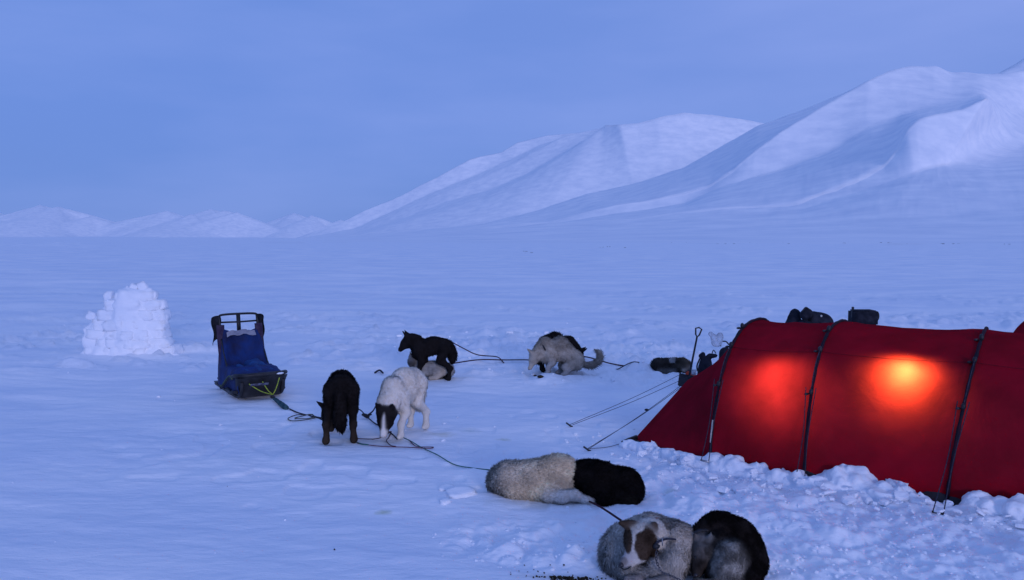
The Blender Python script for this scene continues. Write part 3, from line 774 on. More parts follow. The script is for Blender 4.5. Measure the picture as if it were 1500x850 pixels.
# ------------------------------------------------------------------ dog sled
p0 = G(386, 590); yaw = math.radians(-57)
fwd = np.array([math.cos(yaw), math.sin(yaw)])
sl = empty('dog_sled', (p0[0] - fwd[0] * .60 , p0[1] - fwd[1] * .60, float(gz(p0[0], p0[1])) + .005), yaw, label='blue canvas dog sled with black handlebar parked on the snow', category='dog sled')
for s_ in (-1, 1):
    y = .23 * s_
    mb = MB(); mb.tube(curve([(-.62, y, .02), (-.2, y, .018), (.3, y, .018), (.52, y, .04), (.62, y, .12), (.64, y, .22)], 26), .022, 8, flat=.8); mb.build('runner', black, sl)
    mb = MB(); mb.box((-.5, y, .05), (.2, .06, .015)); mb.build('foot_board', black, sl)
    post = curve([(-.16, y, .03), (-.24, y, .3), (-.34, y * 1.0, .62), (-.40, y * .98, .89)], 16)
    mb = MB(); mb.tube(post, .017, 8); mb.build('stanchion', black, sl)
    mb = MB(); mb.tube(post[2:14] + np.array([.03, 0, 0]), np.linspace(.042, .048, 12), 10, flat=.6); mb.build('post_padding', brown_pad, sl)
    mb = MB(); mb.tube(curve([(.20, y * 1.03, .20), (-.05, y * 1.04, .36), (-.28, y * 1.02, .62)], 12), .008, 6); mb.build('side_brace', black, sl)
    V = []   # hanging flap beside the handlebar
    for i in range(9):
        for j in range(9):
            a, b = i / 8, j / 8
            V.append((-.36 - .06 * math.sin(a * 3.0) - .02 * b, y * (.96 + .40 * math.sin(a * 1.57) * (1 - .2 * b)) + .012 * math.sin(b * 7 + a * 4), .90 - .04 * a * a - b * (.27 + .06 * a)))
    V = np.array(V); Vb = V + np.array([-.022, 0, 0]); n9 = 81
    Fc = [tuple(f) for f in grid_faces(9, 9)] + [tuple(f + n9) for f in grid_faces(9, 9)[:, ::-1]]
    ed = [i for i in range(9)] + [i * 9 + 8 for i in range(1, 9)] + [72 + i for i in range(7, -1, -1)] + [i * 9 for i in range(7, 0, -1)]
    Fc += [(ed[i], ed[(i + 1) % 32] , ed[(i + 1) % 32] + n9, ed[i] + n9) for i in range(32)]
    mesh('handlebar_muff', np.vstack([V, Vb]), Fc, dark_cloth, sl)
mb = MB(); mb.tube(curve([(-.40, -.235, .88), (-.405, -.19, .905), (-.41, 0, .91), (-.405, .19, .905), (-.40, .235, .88)], 20), .014, 8); mb.build('handlebar', black, sl)
mb = MB(); mb.tube([(-.38, -.22, .815), (-.385, 0, .81), (-.38, .22, .815)], .011, 8); mb.build('cross_bar', black, sl)
mb = MB(); mb.box((-.39, 0, .80), (.02, .045, .2), rot('Y', -.15)); mb.build('centre_post', black, sl)
# bag: cross sections from back to front
secs = [(-.36, .70, .02, .20), (-.33, .73, .06, .205), (-.25, .64, .13, .215), (-.15, .49, .13, .23), (-.06, .36, .08, .24), (.06, .325, .03, .245), (.22, .325, .0, .25), (.38, .32, -.01, .25), (.52, .30, -.01, .25), (.60, .27, 0, .245)]
V = []; nseg = 31
for x, h_, dip, w in [tuple(q) for q in curve(secs, 34)]:
    for k in range(nseg):
        u = k / (nseg - 1) * 2 - 1                 # across: side wall up, over the top, down
        if abs(u) > .62:
            v = (abs(u) - .62) / .38; yy = math.copysign(w * (1 + .05 * math.sin(v * 3.1) + .26 * v ** .6 * max(0, min(1, (.15 - x) / .3))), u); zz = h_ * (1 - v) + .07 * v
        else:
            yy = w * u / .62; e = 1 - (u / .62) ** 2; zz = h_ - dip * e * 1.3 + .02 * e
        wr = .012 * vn(np.array([x * 9.]), np.array([u * 5.]))[0] + .006 * vn(np.array([x * 25.]), np.array([u * 9.]))[0]
        V.append((x + wr, yy + wr * .8, zz + wr))
mesh('sled_bag', V, grid_faces(34, nseg), blue_cloth, sl)
cush = [((.10, -.13, .325), .035, (.50, -.13, .31), .03), ((.10, .13, .325), .035, (.50, .13, .31), .03), ((.02, 0, .33), .05, (.52, 0, .315), .04), ((-.02, .1, .34), .05, (.2, .02, .34), .045)]
V, Fc = solid(cush, .012, .05, .02, lambda g: .01 * vn(g[:, 0] * 9, g[:, 1] * 9, g[:, 2] * 9)); mesh('top_cover', V, Fc, blue_trim, sl)
V = []
for i in range(10):
    for j in range(8):
        a, b = i / 9 * 2 - 1, j / 7
        V.append((-.30 + .05 * b + .012 * math.sin(a * 5 + b * 3), .17 * a, 0.72 - .02 * a * a - .055 * b + .01 * math.sin(a * 7)))
mesh('tool_pouch', V, grid_faces(10, 8), material('pale_grey_cloth', (.30, .30, .36), .8, .1, (10, (.2, .2, .26), .4, .6), (40, .4, .004)), sl)
# curved nose with brush bow rim
V = []
for i in range(25):
    for j in range(13):
        a = i / 24 * 2 - 1; b = j / 12
        x = .60 + .10 * b ** 1.5 - .10 * abs(a) ** 3.2 ; y = .285 * math.sin(a * 1.5) / math.sin(1.5) * (.80 + .22 * b ** .7); z_ = .035 + .245 * b - .015 * a * a
        V.append((x, y, z_))
V = np.array(V); n_ = len(V); V2 = V - np.array([.02, 0, 0])
gf = grid_faces(25, 13); Fc = [tuple(f) for f in gf] + [tuple(f[::-1] + n_) for f in gf]
mesh('nose_panel', np.vstack([V, V2]), Fc, black, sl)
mb = MB(); rim = curve([(.38, -.27, .25), (.55, -.285, .285), (.68, -.2, .30), (.715, 0, .305), (.68, .2, .30), (.55, .285, .285), (.38, .27, .25)], 30); mb.tube(rim, .024, 8); mb.build('brush_bow', black, sl)
mb = MB(); mb.box((.69, -.05, .19), (.008, .2, .028), rot('Y', .35)); mb.build('maker_strip', material('faded_print', (.16, .17, .24), .6, .2, (30, (.05, .05, .08), .4, .6)), sl)
mb = MB(); mb.blob((.70, .17, .30), (.045, .05, .014), 10, 5, noise=.3); mb.build('snow_dusting', snow_clean, sl)
mb = MB(); mb.tube([(.1, -.27, .07), (.35, -.28, .06), (.55, -.26, .1)], .02, 8); mb.tube([(.1, .27, .07), (.35, .28, .06), (.55, .26, .1)], .02, 8); mb.build('side_rail', black, sl)
for k in range(5):
    mb = MB(); mb.box((-.1 + k * .15, 0, .075), (.06, .44, .014)); mb.build('bed_slat', black, sl)
mb = MB(); mb.box((-.62, .0, .06), (.16, .30, .02), rot('Y', .12)); mb.build('brake_mat', dark_cloth, sl)
mb = MB(); mb.tube(curve([(-.70, -.1, .02), (-.82, -.16, .05), (-.92, -.12, .02)], 8), .012, 6); mb.build('snow_hook', black, sl)
sl.scale = (.93, .95, .93)
sm = Matrix.Translation(sl.location) @ Matrix.Rotation(yaw, 4, 'Z') @ Matrix.Diagonal((.93, .95, .93, 1))
def SL(x, y, z): return np.array(sm @ Vector((x, y, z)))
def rope(name, pts, r, mat, label, cat='rope', group=None, n=60, parent=None):
    """a rope thing; pts in world, origin at its first point"""
    P = curve(pts, n); o = P[0].copy(); mb = MB(); mb.tube(P - o, r, 6)
    ob = mb.build(name, mat, parent, loc=o)
    if parent is None:
        ob['label'] = label; ob['category'] = cat
        if group: ob['group'] = group
    return ob
def gp(px, py, h=.012): return gpt(G(px, py), h)
knot = gp(400, 588, .05)
br = empty('tow_bridle', tuple(knot), label='yellow-green tow bridle fixed to the nose and side of the blue sled', category='rope')
for a in (SL(.66, -.16, .20), SL(.69, -.02, .22), SL(.70, .17, .25)):
    mb = MB(); mb.tube(curve([a - knot, (a - knot) * .5 + [0, 0, -.02], (0, 0, 0)], 12), .006, 6); mb.build('strand', rope_yellow, br)
for off in (0, .03):
    mb = MB(); mb.tube(curve([SL(-.25, -.27, .06 + off) - knot, SL(-.05, -.30, .05 + off) - knot, SL(.15, -.31, .13 + off) - knot, SL(.35, -.30, .23 + off) - knot, SL(.5, -.3, .24) - knot], 20), .009, 6)
    mb.build('strand', material('dull_green_rope', (.10, .14, .09), .8, .1, (60, (.05, .07, .06), .4, .6), (300, .6, .002)) if off else rope_dark, br)
sa = empty('shock_absorber', tuple(gp(410, 596, .03)), label='grey-green padded bungee block where the sled bridle meets the gangline', category='bungee')
d_ = gp(424, 603, .02) - gp(402, 591, .05)
V, Fc = solid([((0, 0, 0) - d_ * .35, .018, d_ * .4, .03)], .006, .02, .02, lambda g: .004 * vn(g[:, 0] * 60, g[:, 1] * 60, g[:, 2] * 60)); mesh('pad', V, Fc, material('grey_green_cloth', (.05, .11, .12), .8, .1, (40, (.02, .05, .07), .4, .6), (80, .5, .004)), sa)
mb = MB(); mb.blob(-d_ * .5, (.025, .02, .02), 7, 5, noise=.3); mb.build('knot', black, sa)
# ganglines and tug lines
rope('gangline', [gp(424, 602), gp(436, 607, .02), gp(448, 609), gp(460, 614), gp(472, 617)], .007, rope_dark, 'short dark knotted line between the sled bungee and the coil of rope', group=None)
olive_m = material('olive_rope', (.09, .10, .05), .8, .1, (60, (.04, .03, .04), .4, .6), (300, .6, .002))
lp = [gp(458 + 0, 611), gp(448, 609), gp(434, 612), gp(422, 616), gp(428, 619), gp(446, 619), gp(461, 616), gp(456, 611), gp(444, 613), gp(432, 616), gp(450, 617), gp(463, 614)]
rope('rope_coil', lp, .0045, olive_m, 'loose coil of dark rope on the snow just left of the black dog', n=90)
rope('gangline', [gp(462, 614), gp(480, 620), gp(500, 618, .03), gp(524, 610, .05), gp(537, 617, .03), gp(548, 622), gp(560, 630), gp(574, 640), gp(582, 645)], .006, rope_dark, 'dark gangline running past the black dog to the nose of the white dog')
rope('tug_line', [gp(536, 617, .03), gp(546, 612, .05), gp(551, 608, .09), gp(556, 605, .12)], .0075, rope_dark, 'dark clip line rising to the chin of the black-headed white dog')
mb = MB(); kk0 = gp(540, 617, .03)
for q in range(5): mb.blob((rng.uniform(-.05, .04), rng.uniform(-.03, .03), rng.uniform(-.01, .02)), (.022, .016, .014), 6, 5, noise=.4, seed=q)
o = mb.build('snap_clips', black, loc=kk0); o['label'] = 'cluster of dark snap clips on the line between the two near dogs'; o['category'] = 'clips'
rope('gangline', [gp(582, 641), gp(600, 647), gp(618, 657), gp(640, 668), gp(665, 678), gp(690, 684), gp(722, 691)], .0042, rope_green, 'thin green gangline leading to the sleeping cream dog')
rope('rope_loop', [gp(524, 653), gp(550, 656), gp(575, 657), gp(600, 657), gp(628, 658.5), gp(634, 656), gp(612, 655), gp(604, 651), gp(600, 647)], .0040, rope_pink, 'faded red loop of rope in front of the white dog', n=70)
rope('rope_loop', [gp(524, 647), gp(548, 644), gp(562, 642), gp(573, 638, .02), gp(569, 643), gp(566, 648), gp(572, 655), gp(580, 656)], .0040, rope_red, 'dark red loop of rope passing under the muzzle of the white dog', n=60)
rope('tug_line', [gp(523, 652), gp(530, 654), gp(540, 655)], .006, rope_green, 'green end of line lying behind the hind paw of the black dog', n=12)
rope('tug_line', [gp(848, 728, .03), gp(862, 735, .02), A(880, 743, 4.98), A(912, 764, 4.45)], .0065, rope_red, 'dark red tug line from the cream dog to the masked husky')
rope('gangline', [gp(655, 540, .02), gp(700, 536, .03), gp(740, 534, .02), gp(768, 535, .03), gp(800, 534, .02), gp(850, 536, .02), gp(900, 540, .02), gp(958, 542, .03)], .0085, rope_red, 'long dark red gangline stretched between the far dogs')
rope('tug_line', [A(658, 499, 10.2), A(678, 510, 10.25), A(700, 520, 10.4), gp(728, 532, .05), gp(738, 535)], .0075, rope_red, 'tug line from the rump of the standing dark dog down to the gangline', n=30)
rope('rope_loop', [gp(955, 541), gp(930, 543), gp(905, 543.5), gp(903, 539.5), gp(925, 538.5), gp(955, 540)], .007, rope_dark, 'narrow dark loop of line beside the dog curled near the tent door', n=30)
rope('tug_line', [gp(549, 549), gp(556, 548, .03), gp(561, 552, .03)], .012, rope_dark, 'short bent dark strap sticking up behind the white dog', n=12)

# ------------------------------------------------------------------ dogs
def fur_material():
    m = bpy.data.materials.new('fur'); m.use_nodes = True; t = m.node_tree; Lk = t.links.new
    t.nodes.clear(); o = t.nodes.new('ShaderNodeOutputMaterial'); p = t.nodes.new('ShaderNodeBsdfDiffuse'); q = t.nodes.new('ShaderNodeBsdfTranslucent'); x = t.nodes.new('ShaderNodeMixShader'); x.inputs[0].default_value = .38
    a = t.nodes.new('ShaderNodeAttribute'); a.attribute_name = 'Col'
    b = t.nodes.new('ShaderNodeAttribute'); b.attribute_name = 'Nrm'
    v = t.nodes.new('ShaderNodeVectorTransform'); v.vector_type = 'NORMAL'; v.convert_from = 'OBJECT'; v.convert_to = 'WORLD'
    Lk(a.outputs['Color'], p.inputs['Color']); Lk(a.outputs['Color'], q.inputs['Color']); Lk(b.outputs['Vector'], v.inputs[0]); Lk(v.outputs[0], p.inputs['Normal'])
    Lk(p.outputs[0], x.inputs[1]); Lk(q.outputs[0], x.inputs[2]); Lk(x.outputs[0], o.inputs['Surface'])
    return m
fur_m = fur_material()
def skin_material():
    m = bpy.data.materials.new('undercoat'); m.use_nodes = True; t = m.node_tree; Lk = t.links.new
    p = t.nodes['Principled BSDF']; p.inputs['Roughness'].default_value = .9; p.inputs['Specular IOR Level'].default_value = .05
    a = t.nodes.new('ShaderNodeAttribute'); a.attribute_name = 'Col'; Lk(a.outputs['Color'], p.inputs['Base Color'])
    n = t.nodes.new('ShaderNodeTexNoise'); n.inputs['Scale'].default_value = 60; n.inputs['Detail'].default_value = 5
    b = t.nodes.new('ShaderNodeBump'); b.inputs['Strength'].default_value = .6; b.inputs['Distance'].default_value = .008
    c = t.nodes.new('ShaderNodeTexCoord'); Lk(c.outputs['Object'], n.inputs['Vector']); Lk(n.outputs['Fac'], b.inputs['Height']); Lk(b.outputs[0], p.inputs['Normal'])
    return m
skin_m = skin_material()
nose_m = material('wet_nose', (.015, .012, .014), .35, .5, (60, (.03, .02, .02), .4, .6), (90, .3, .002))
eye_m = material('dark_eye', (.008, .006, .006), .12, .6, (60, (.02, .012, .006), .4, .6))

K = (.017, .014, .014); Wt = (.92, .84, .74); CR = (.95, .80, .60); GR = (.20, .19, .18); TN = (.52, .45, .37); BR = (.045, .028, .018); DG = (.05, .045, .042)
LG = (.42, .41, .40)
def cap(p0, r0, p1, r1, col, fl=1.0, sq=None, k=None):
    c = [p0, r0, p1, r1, col, fl, sq]
    if k: c.append(k)
    return c
def dog(label, px, py, caps, yaw=None, scale=1.0, h=.011, cw=.012, var=1.0, k=.035, nf=9000, fl=.03, jit=.22, seed=0, patch=None, eyes=(), nose=None, name='sled_dog', dz=0, muzz=None, group=None, extra=None, width=.006):
    g = G(px, py); Y = g[1]
    rz = yaw if yaw is not None else -math.atan2(g[0], g[1])
    root = empty(name, (g[0], g[1], float(gz(g[0], g[1])) + dz), rz, label=label, category='dog')
    caps = [[np.array(c[0], float) * scale, c[1] * scale, np.array(c[2], float) * scale, c[3] * scale] + list(c[4:]) for c in caps]
    if patch: pt = lambda P, c: patch(P / scale, c)
    else: pt = lambda P, c: c
    V, Fc = solid(caps, h, k, .03, lambda q: .006 * fbm(q[:, 0] * 14 + seed, q[:, 1] * 14, q[:, 2] * 14, o=2))
    N = vnormals(V, Fc)
    CC = np.array([c[4] for c in caps]); FL = np.array([c[5] for c in caps]); DR = np.array([(lambda v: v / (np.linalg.norm(v) + 1e-6))(c[2] - c[0]) for c in caps])
    def info(P):
        D = []
        for c in caps:
            ab = c[2] - c[0]; q = P - c[0]
            if len(c) > 6 and c[6] is not None: q = q * c[6]; ab = ab * c[6]
            t = np.clip(q @ ab / max(ab @ ab, 1e-9), 0, 1)
            D.append(np.linalg.norm(q - t[:, None] * ab, axis=1) - (c[1] + (c[3] - c[1]) * t))
        D = np.array(D).T; w = np.exp(-np.maximum(D - D.min(1, keepdims=True), 0) / cw); w /= w.sum(1, keepdims=True)
        return w @ CC, w @ FL, w @ DR
    col, _, _ = info(V); col = pt(V, col)
    nz_ = 1 + .25 * var * fbm(V[:, 0] * 16 + seed, V[:, 1] * 16, V[:, 2] * 16, o=3)
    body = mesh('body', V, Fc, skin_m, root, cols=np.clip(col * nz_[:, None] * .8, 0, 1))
    # fur tufts
    r2 = np.random.default_rng(seed + 5)
    ar = np.linalg.norm(np.cross(V[Fc[:, 2]] - V[Fc[:, 0]], V[Fc[:, 3]] - V[Fc[:, 1]]), axis=1)
    fi = r2.choice(len(Fc), nf, p=ar / ar.sum()); w = r2.dirichlet((1, 1, 1, 1), nf)
    P = (V[Fc[fi]] * w[..., None]).sum(1); Nn = (N[Fc[fi]] * w[..., None]).sum(1); Nn /= np.linalg.norm(Nn, axis=1)[:, None] + 1e-9
    cc, ff, dd = info(P); cc = pt(P, cc)
    flow = dd - Nn * (dd * Nn).sum(1)[:, None]; flow /= np.linalg.norm(flow, axis=1)[:, None] + .15
    cl = np.stack([vn(P[:, 0] * 22 + q * 9 + seed, P[:, 1] * 22, P[:, 2] * 22) for q in range(3)], -1)     # clumping
    dv = flow * .85 + Nn * .42 + cl * .22 + r2.normal(0, jit, (nf, 3)) + np.array([0, 0, -.12]); dv /= np.linalg.norm(dv, axis=1)[:, None]
    Lh = fl * scale * ff * r2.uniform(.6, 1.25, nf)
    sd_ = np.cross(dv, Nn + r2.normal(0, .4, (nf, 3))); sd_ /= np.linalg.norm(sd_, axis=1)[:, None] + 1e-9
    wd_ = (width * np.clip(ff, .4, 1))[:, None]
    a = P - Nn * .004 - sd_ * wd_ * .5; b = P - Nn * .004 + sd_ * wd_ * .5; m1 = P + dv * (Lh * .55)[:, None]; tip = P + dv * Lh[:, None] + np.array([0, 0, -1]) * (Lh * .12)[:, None]
    VV = np.stack([a, b, m1 + sd_ * wd_ * .35, tip, m1 - sd_ * wd_ * .35], 1).reshape(-1, 3)
    i5 = np.arange(nf) * 5
    T1 = np.stack([i5, i5 + 1, i5 + 2, i5 + 4], -1); T2 = np.stack([i5 + 4, i5 + 2, i5 + 3, i5 + 3], -1)
    nz_ = (1 + .25 * var * fbm(P[:, 0] * 16 + seed, P[:, 1] * 16, P[:, 2] * 16, o=3)) * r2.uniform(1 - .3 * var, 1 + .26 * var, nf)
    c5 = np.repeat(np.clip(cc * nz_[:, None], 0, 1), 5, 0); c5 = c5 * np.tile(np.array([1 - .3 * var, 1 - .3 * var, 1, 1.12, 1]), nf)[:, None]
    n5 = np.repeat(Nn * .9 + r2.normal(0, .16, (nf, 3)), 5, 0)
    tri = np.stack([i5 + 4, i5 + 2, i5 + 3], -1)
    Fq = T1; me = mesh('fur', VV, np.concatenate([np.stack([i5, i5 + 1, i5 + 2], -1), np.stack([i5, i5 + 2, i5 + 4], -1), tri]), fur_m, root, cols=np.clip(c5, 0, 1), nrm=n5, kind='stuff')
    for e in eyes:
        mb = MB(); mb.blob(np.array(e) * scale, .011 * scale, 8, 6); mb.build('eye', eye_m, root)
    if nose is not None:
        mb = MB(); mb.blob(np.array(nose) * scale, (.016 * scale, .016 * scale, .013 * scale), 8, 6); mb.build('nose', nose_m, root)
    if extra: extra(root, scale)
    return root
def strap(root, centre, ax, r, mat, name='collar', w=.011, sq=1.0):
    """band round a neck or chest"""
    ax = np.array(ax, float); ax /= np.linalg.norm(ax); u = np.cross(ax, (0, 0, 1)); u /= np.linalg.norm(u); v = np.cross(ax, u)
    P = [np.array(centre) + r * (math.cos(t) * u + sq * math.sin(t) * v) for t in np.linspace(0, 2 * math.pi, 28, endpoint=False)]
    mb = MB(); mb.tube(P, w, 6, close=True); return mb.build(name, mat, root)

def lerp(a, b, t): return np.array(a, float) * (1 - t) + np.array(b, float) * t
def quad(col, leg, hd, head=(.44, 0, .60), nosed=(.12, 0, -.03), arch=0.0, tail=None, hip=(-.26, 0, .46), sh=(.20, 0, .44), fl=None, fr=None, rl=None, rr=None, tw=1.0, hs=1.0, neckcol=None, belly=None, headcol=None, tailcol=None, roll=0, ear=1, R=None, paw=None, chest=1.0):
    """a standing dog: x forward, y left. Leg args: (dx, dy) of each foot"""
    hip, sh, head = np.array(hip, float), np.array(sh, float), np.array(head, float)
    belly = belly or col; headcol = headcol or hd; tailcol = tailcol or col; paw = paw or leg
    mid = (hip + sh) / 2 + np.array([0, 0, arch + .01])
    c = [cap(sh + [.03, 0, -.02], .125 * chest, sh + [-.12, 0, .01], .13 * chest, col), cap(sh + [-.12, 0, .01 + arch * .7], .125 * chest, mid, .118 * chest, col), cap(mid, .118 * chest, hip + [0, 0, .0], .115 * (.5 + .5 * chest), col),
         cap(sh + [.05, 0, -.09], .085, mid + [0, 0, -.05], .09, belly)]
    nd = np.array(nosed, float); nn = nd / np.linalg.norm(nd)
    nb = sh + [.06, 0, .07]
    c += [cap(nb, .10 * (.4 + .6 * chest), lerp(nb, head, .6), .082 * hs, col, .9), cap(lerp(nb, head, .5), .085 * (.5 + .5 * chest), head, .07, neckcol or headcol, .7)]
    c += [cap(head, .074 * hs, head + nn * .05 * hs, .062 * hs, headcol, .4)]
    muz = head + nn * .06 * hs + np.array([0, 0, -.012]); tip = head + nn * .145 * hs + np.array([0, 0, -.018])
    c += [cap(muz, .046 * hs, tip, .028 * hs, headcol, .22)]
    side = np.cross(nn, (0, 0, 1)); side = side / (np.linalg.norm(side) + 1e-6); upv = np.cross(side, nn)
    for s_ in (-1, 1):
        e0 = head + side * .046 * hs * s_ + upv * .05 * hs - nn * .018; e1 = e0 + upv * .085 * ear + side * .018 * s_ - nn * .012
        e = cap(e0, .030, e1, .008, headcol, .25); e.append(.012); c.append(e)
    F = {'fl': fl or (0, 0), 'fr': fr or (0, 0)}; B = {'rl': rl or (0, 0), 'rr': rr or (0, 0)}
    for nme, s_ in (('fl', 1), ('fr', -1)):
        dx, dy = F[nme]; y = .075 * s_
        s0 = sh + [.02, y, -.03]; el = np.array([sh[0] - .02 + dx * .3, y * 1.05 + dy * .4, sh[2] * .57]); wr = np.array([sh[0] + .03 + dx * .8, y + dy * .85, .15 * sh[2] / .44 + .0]); ft = np.array([sh[0] + .03 + dx, y + dy, .028])
        c += [cap(s0, .07, el, .042, col, .8), cap(el, .042, wr, .026, leg, .45), cap(wr, .026, ft, .023, paw, .3), cap(ft, .025, ft + [.038, 0, -.003], .021, paw, .3)]
    for nme, s_ in (('rl', 1), ('rr', -1)):
        dx, dy = B[nme]; y = .07 * s_
        h0 = hip + [-.01, y, -.03]; kn = np.array([hip[0] + .055 + dx * .4, y * 1.15 + dy * .4, hip[2] * .60]); hk = np.array([hip[0] - .072 + dx * .9, y + dy * .9, min(.17, hip[2] * .45)]); ft = np.array([hip[0] - .055 + dx, y + dy, .03])
        c += [cap(h0, .090, kn, .050, col, .9), cap(kn, .048, hk, .030, leg, .5), cap(hk, .029, ft, .023, paw, .3), cap(ft, .025, ft + [.042, 0, -.004], .021, paw, .3)]
    if tail:
        T = curve([hip + np.array(tail[0])] + [hip + np.array(t) for t in tail[1:]], 7)
        for i in range(6): c.append(cap(T[i], .036 * tw + .012 * math.sin(i * .6), T[i + 1], .036 * tw + .012 * math.sin((i + 1) * .6) - (.012 if i == 5 else 0), tailcol, 1.5))
    eyes = [head + nn * .048 + side * .034 * s_ + upv * .022 for s_ in (-1, 1)]
    return c, eyes, tip + nn * .02

# black dog seen from behind, head lowered to the left
c, e, n = quad(K, K, K, head=(.22, .13, .20), nosed=(.03, .05, -.12), arch=.03, hip=(-.20, 0, .49), sh=(.15, .02, .40), tail=[(-.08, 0, .0), (-.14, 0, -.12), (-.15, .0, -.26), (-.12, -.01, -.36)], fl=(.02, .05), rl=(-.02, .06), rr=(.0, -.04), paw=(.05, .035, .025), chest=.98)
dog('black dog seen from behind with its head lowered beside the sled line', 503, 641, c, yaw=math.radians(98), scale=.97, seed=1, eyes=e, nose=n, nf=14000, fl=.02)
# white dog with black head, sniffing the snow
c, e, n = quad(Wt, Wt, K, head=(.29, .03, .255), nosed=(.08, .035, -.11), arch=.035, hip=(-.16, 0, .475), sh=(.08, 0, .39), hs=1.25, neckcol=Wt, headcol=K, tail=[(-.08, 0, .0), (-.13, 0, -.10), (-.12, .0, -.2), (-.09, .02, -.28)], fl=(.05, .02), fr=(.07, .0), rl=(-.05, .02), rr=(-.03, .0), chest=1.0, ear=.95)
def pw(P, col):
    hd = np.array([.29, .03, .255]); nn = np.array([.08, .035, -.11]); nn /= np.linalg.norm(nn)
    d = P - hd; t = d @ nn
    r = np.linalg.norm(d - t[:, None] * nn, axis=1)
    side = np.cross(nn, (0, 0, 1)); side /= np.linalg.norm(side)
    m = np.exp(-((d @ side) / (.006 + .010 * sstep(.0, .15, t))) ** 2) * sstep(.02, .08, t) * (r < .10) + sstep(.15, .19, t) * (r < .07) * .7
    col = col * (1 - np.clip(m, 0, 1)[:, None]) + np.array(Wt) * np.clip(m, 0, 1)[:, None]
    neck = 1 - sstep(.20, .235, P[:, 0])
    return col
dog('white dog with a black head standing and sniffing the snow', 589, 638, c, yaw=math.radians(-116), scale=.97, seed=2, eyes=e, nose=n, nf=18000, fl=.019, var=.4, cw=.004, patch=pw)
# dark dog standing in profile
c, e, n = quad(K, K, K, head=(.29, -.02, .53), nosed=(.10, 0, -.09), arch=.015, hip=(-.19, 0, .455), sh=(.12, 0, .44), tail=[(-.07, 0, .02), (-.105, 0, -.08), (-.105, 0, -.16), (-.10, 0, -.22)], fl=(.0, .0), fr=(-.03, .0), rl=(-.01, 0), rr=(.035, 0), ear=1.1, hs=1.12, chest=.86)
dog('dark brown-black dog standing in profile with pricked ears, facing left', 631, 558, c, yaw=math.radians(178), scale=.92, seed=3, eyes=e, nose=n, nf=7000, fl=.02)
# crouching grey-tan dog, tail curled
c, e, n = quad(TN, LG, TN, head=(.27, 0, .25), nosed=(.06, 0, -.11), arch=.05, hip=(-.24, 0, .20), sh=(.08, 0, .33), tail=[(-.08, 0, -.05), (-.20, -.02, -.08), (-.30, -.02, -.03), (-.33, -.02, .06), (-.27, -.02, .12)], fl=(.02, .04), fr=(-.02, .0), rl=(.20, .03), rr=(.24, .0), tailcol=(.34, .30, .25), tw=.7, ear=.9)
dog('grey-tan dog crouching with a curled tail and lowered head', 815, 551, c, yaw=math.radians(185), scale=1.0, seed=4, eyes=e, nose=n, nf=7000,
    patch=lambda P, col: col * (1 - .4 * sstep(.30, .42, P[:, 2] + .03 * vn(P[:, 0] * 12, P[:, 2] * 12))[:, None]), extra=lambda r, s: strap(r, np.array((.155, 0, .34)) * s, (.4, 0, -.2), .108 * s, black))
# black dog behind it, head down to the right
c, e, n = quad(K, K, K, head=(.31, .0, .26), nosed=(.04, 0, -.12), arch=.06, hip=(-.13, 0, .39), sh=(.11, 0, .33), tail=[(-.08, 0, .0), (-.12, 0, -.1), (-.12, 0, -.2), (-.1, 0, -.26)])
dog('black dog mostly hidden behind the crouching grey-tan dog', 814, 546, c, yaw=math.radians(4), scale=.95, seed=5, eyes=e, nose=n, nf=5000)

# resting dogs are laid out in a frame facing the camera: x right, y away, z up (metres)
def leg(p, col, r0=.04, r1=.024, fl=.4):
    return [cap(p[i], r0 + (r1 - r0) * i / (len(p) - 2 + 1e-6), p[i + 1], r0 + (r1 - r0) * (i + 1) / (len(p) - 1), col, fl) for i in range(len(p) - 1)]
# pale dog lying behind the standing dark one
c = [cap((.06, 0, .11), .105, (.20, .02, .09), .10, LG), cap((-.08, .02, .12), .10, (.06, 0, .11), .10, LG), cap((-.14, 0, .16), .07, (-.2, -.03, .23), .062, LG, .7), cap((-.2, -.03, .24), .062, (-.22, -.07, .22), .055, (.25, .24, .24), .5),
     cap((-.22, -.09, .22), .038, (-.235, -.15, .19), .025, (.06, .055, .05), .3), cap((-.235, -.02, .29), .024, (-.25, -.02, .35), .006, GR, .3), cap((-.165, -.02, .29), .024, (-.155, -.02, .35), .006, GR, .3)] + leg([(-.08, -.06, .08), (-.12, -.12, .03), (-.2, -.14, .025)], LG) + leg([(.16, -.07, .08), (.08, -.12, .03), (.0, -.13, .025)], TN)
dog('pale grey dog lying on the snow behind the standing dark dog', 630, 556, c, seed=6, nf=4500, nose=(-.24, -.165, .19))
# dark dog curled near the tent door
c = [cap((-.15, 0, .10), .10, (.06, .02, .095), .10, DG), cap((.06, .02, .095), .10, (.17, 0, .10), .095, (.09, .075, .06)), cap((.17, 0, .12), .07, (.21, -.03, .14), .055, (.10, .08, .06), .6), cap((.15, .0, .17), .045, (.17, 0, .19), .03, (.09, .07, .05), .6),
     cap((-.12, -.06, .04), .045, (.05, -.09, .035), .035, GR, 1.2), cap((.22, -.04, .10), .035, (.18, -.08, .06), .024, TN, .4)]
dog('dark brindled dog curled up asleep near the door end of the tent', 981, 545, c, seed=7, nf=4500, patch=lambda P, col: np.where(((P[:, 2] > .15) & (np.abs(P[:, 0] - .03) < .035))[:, None], np.array(LG), col))
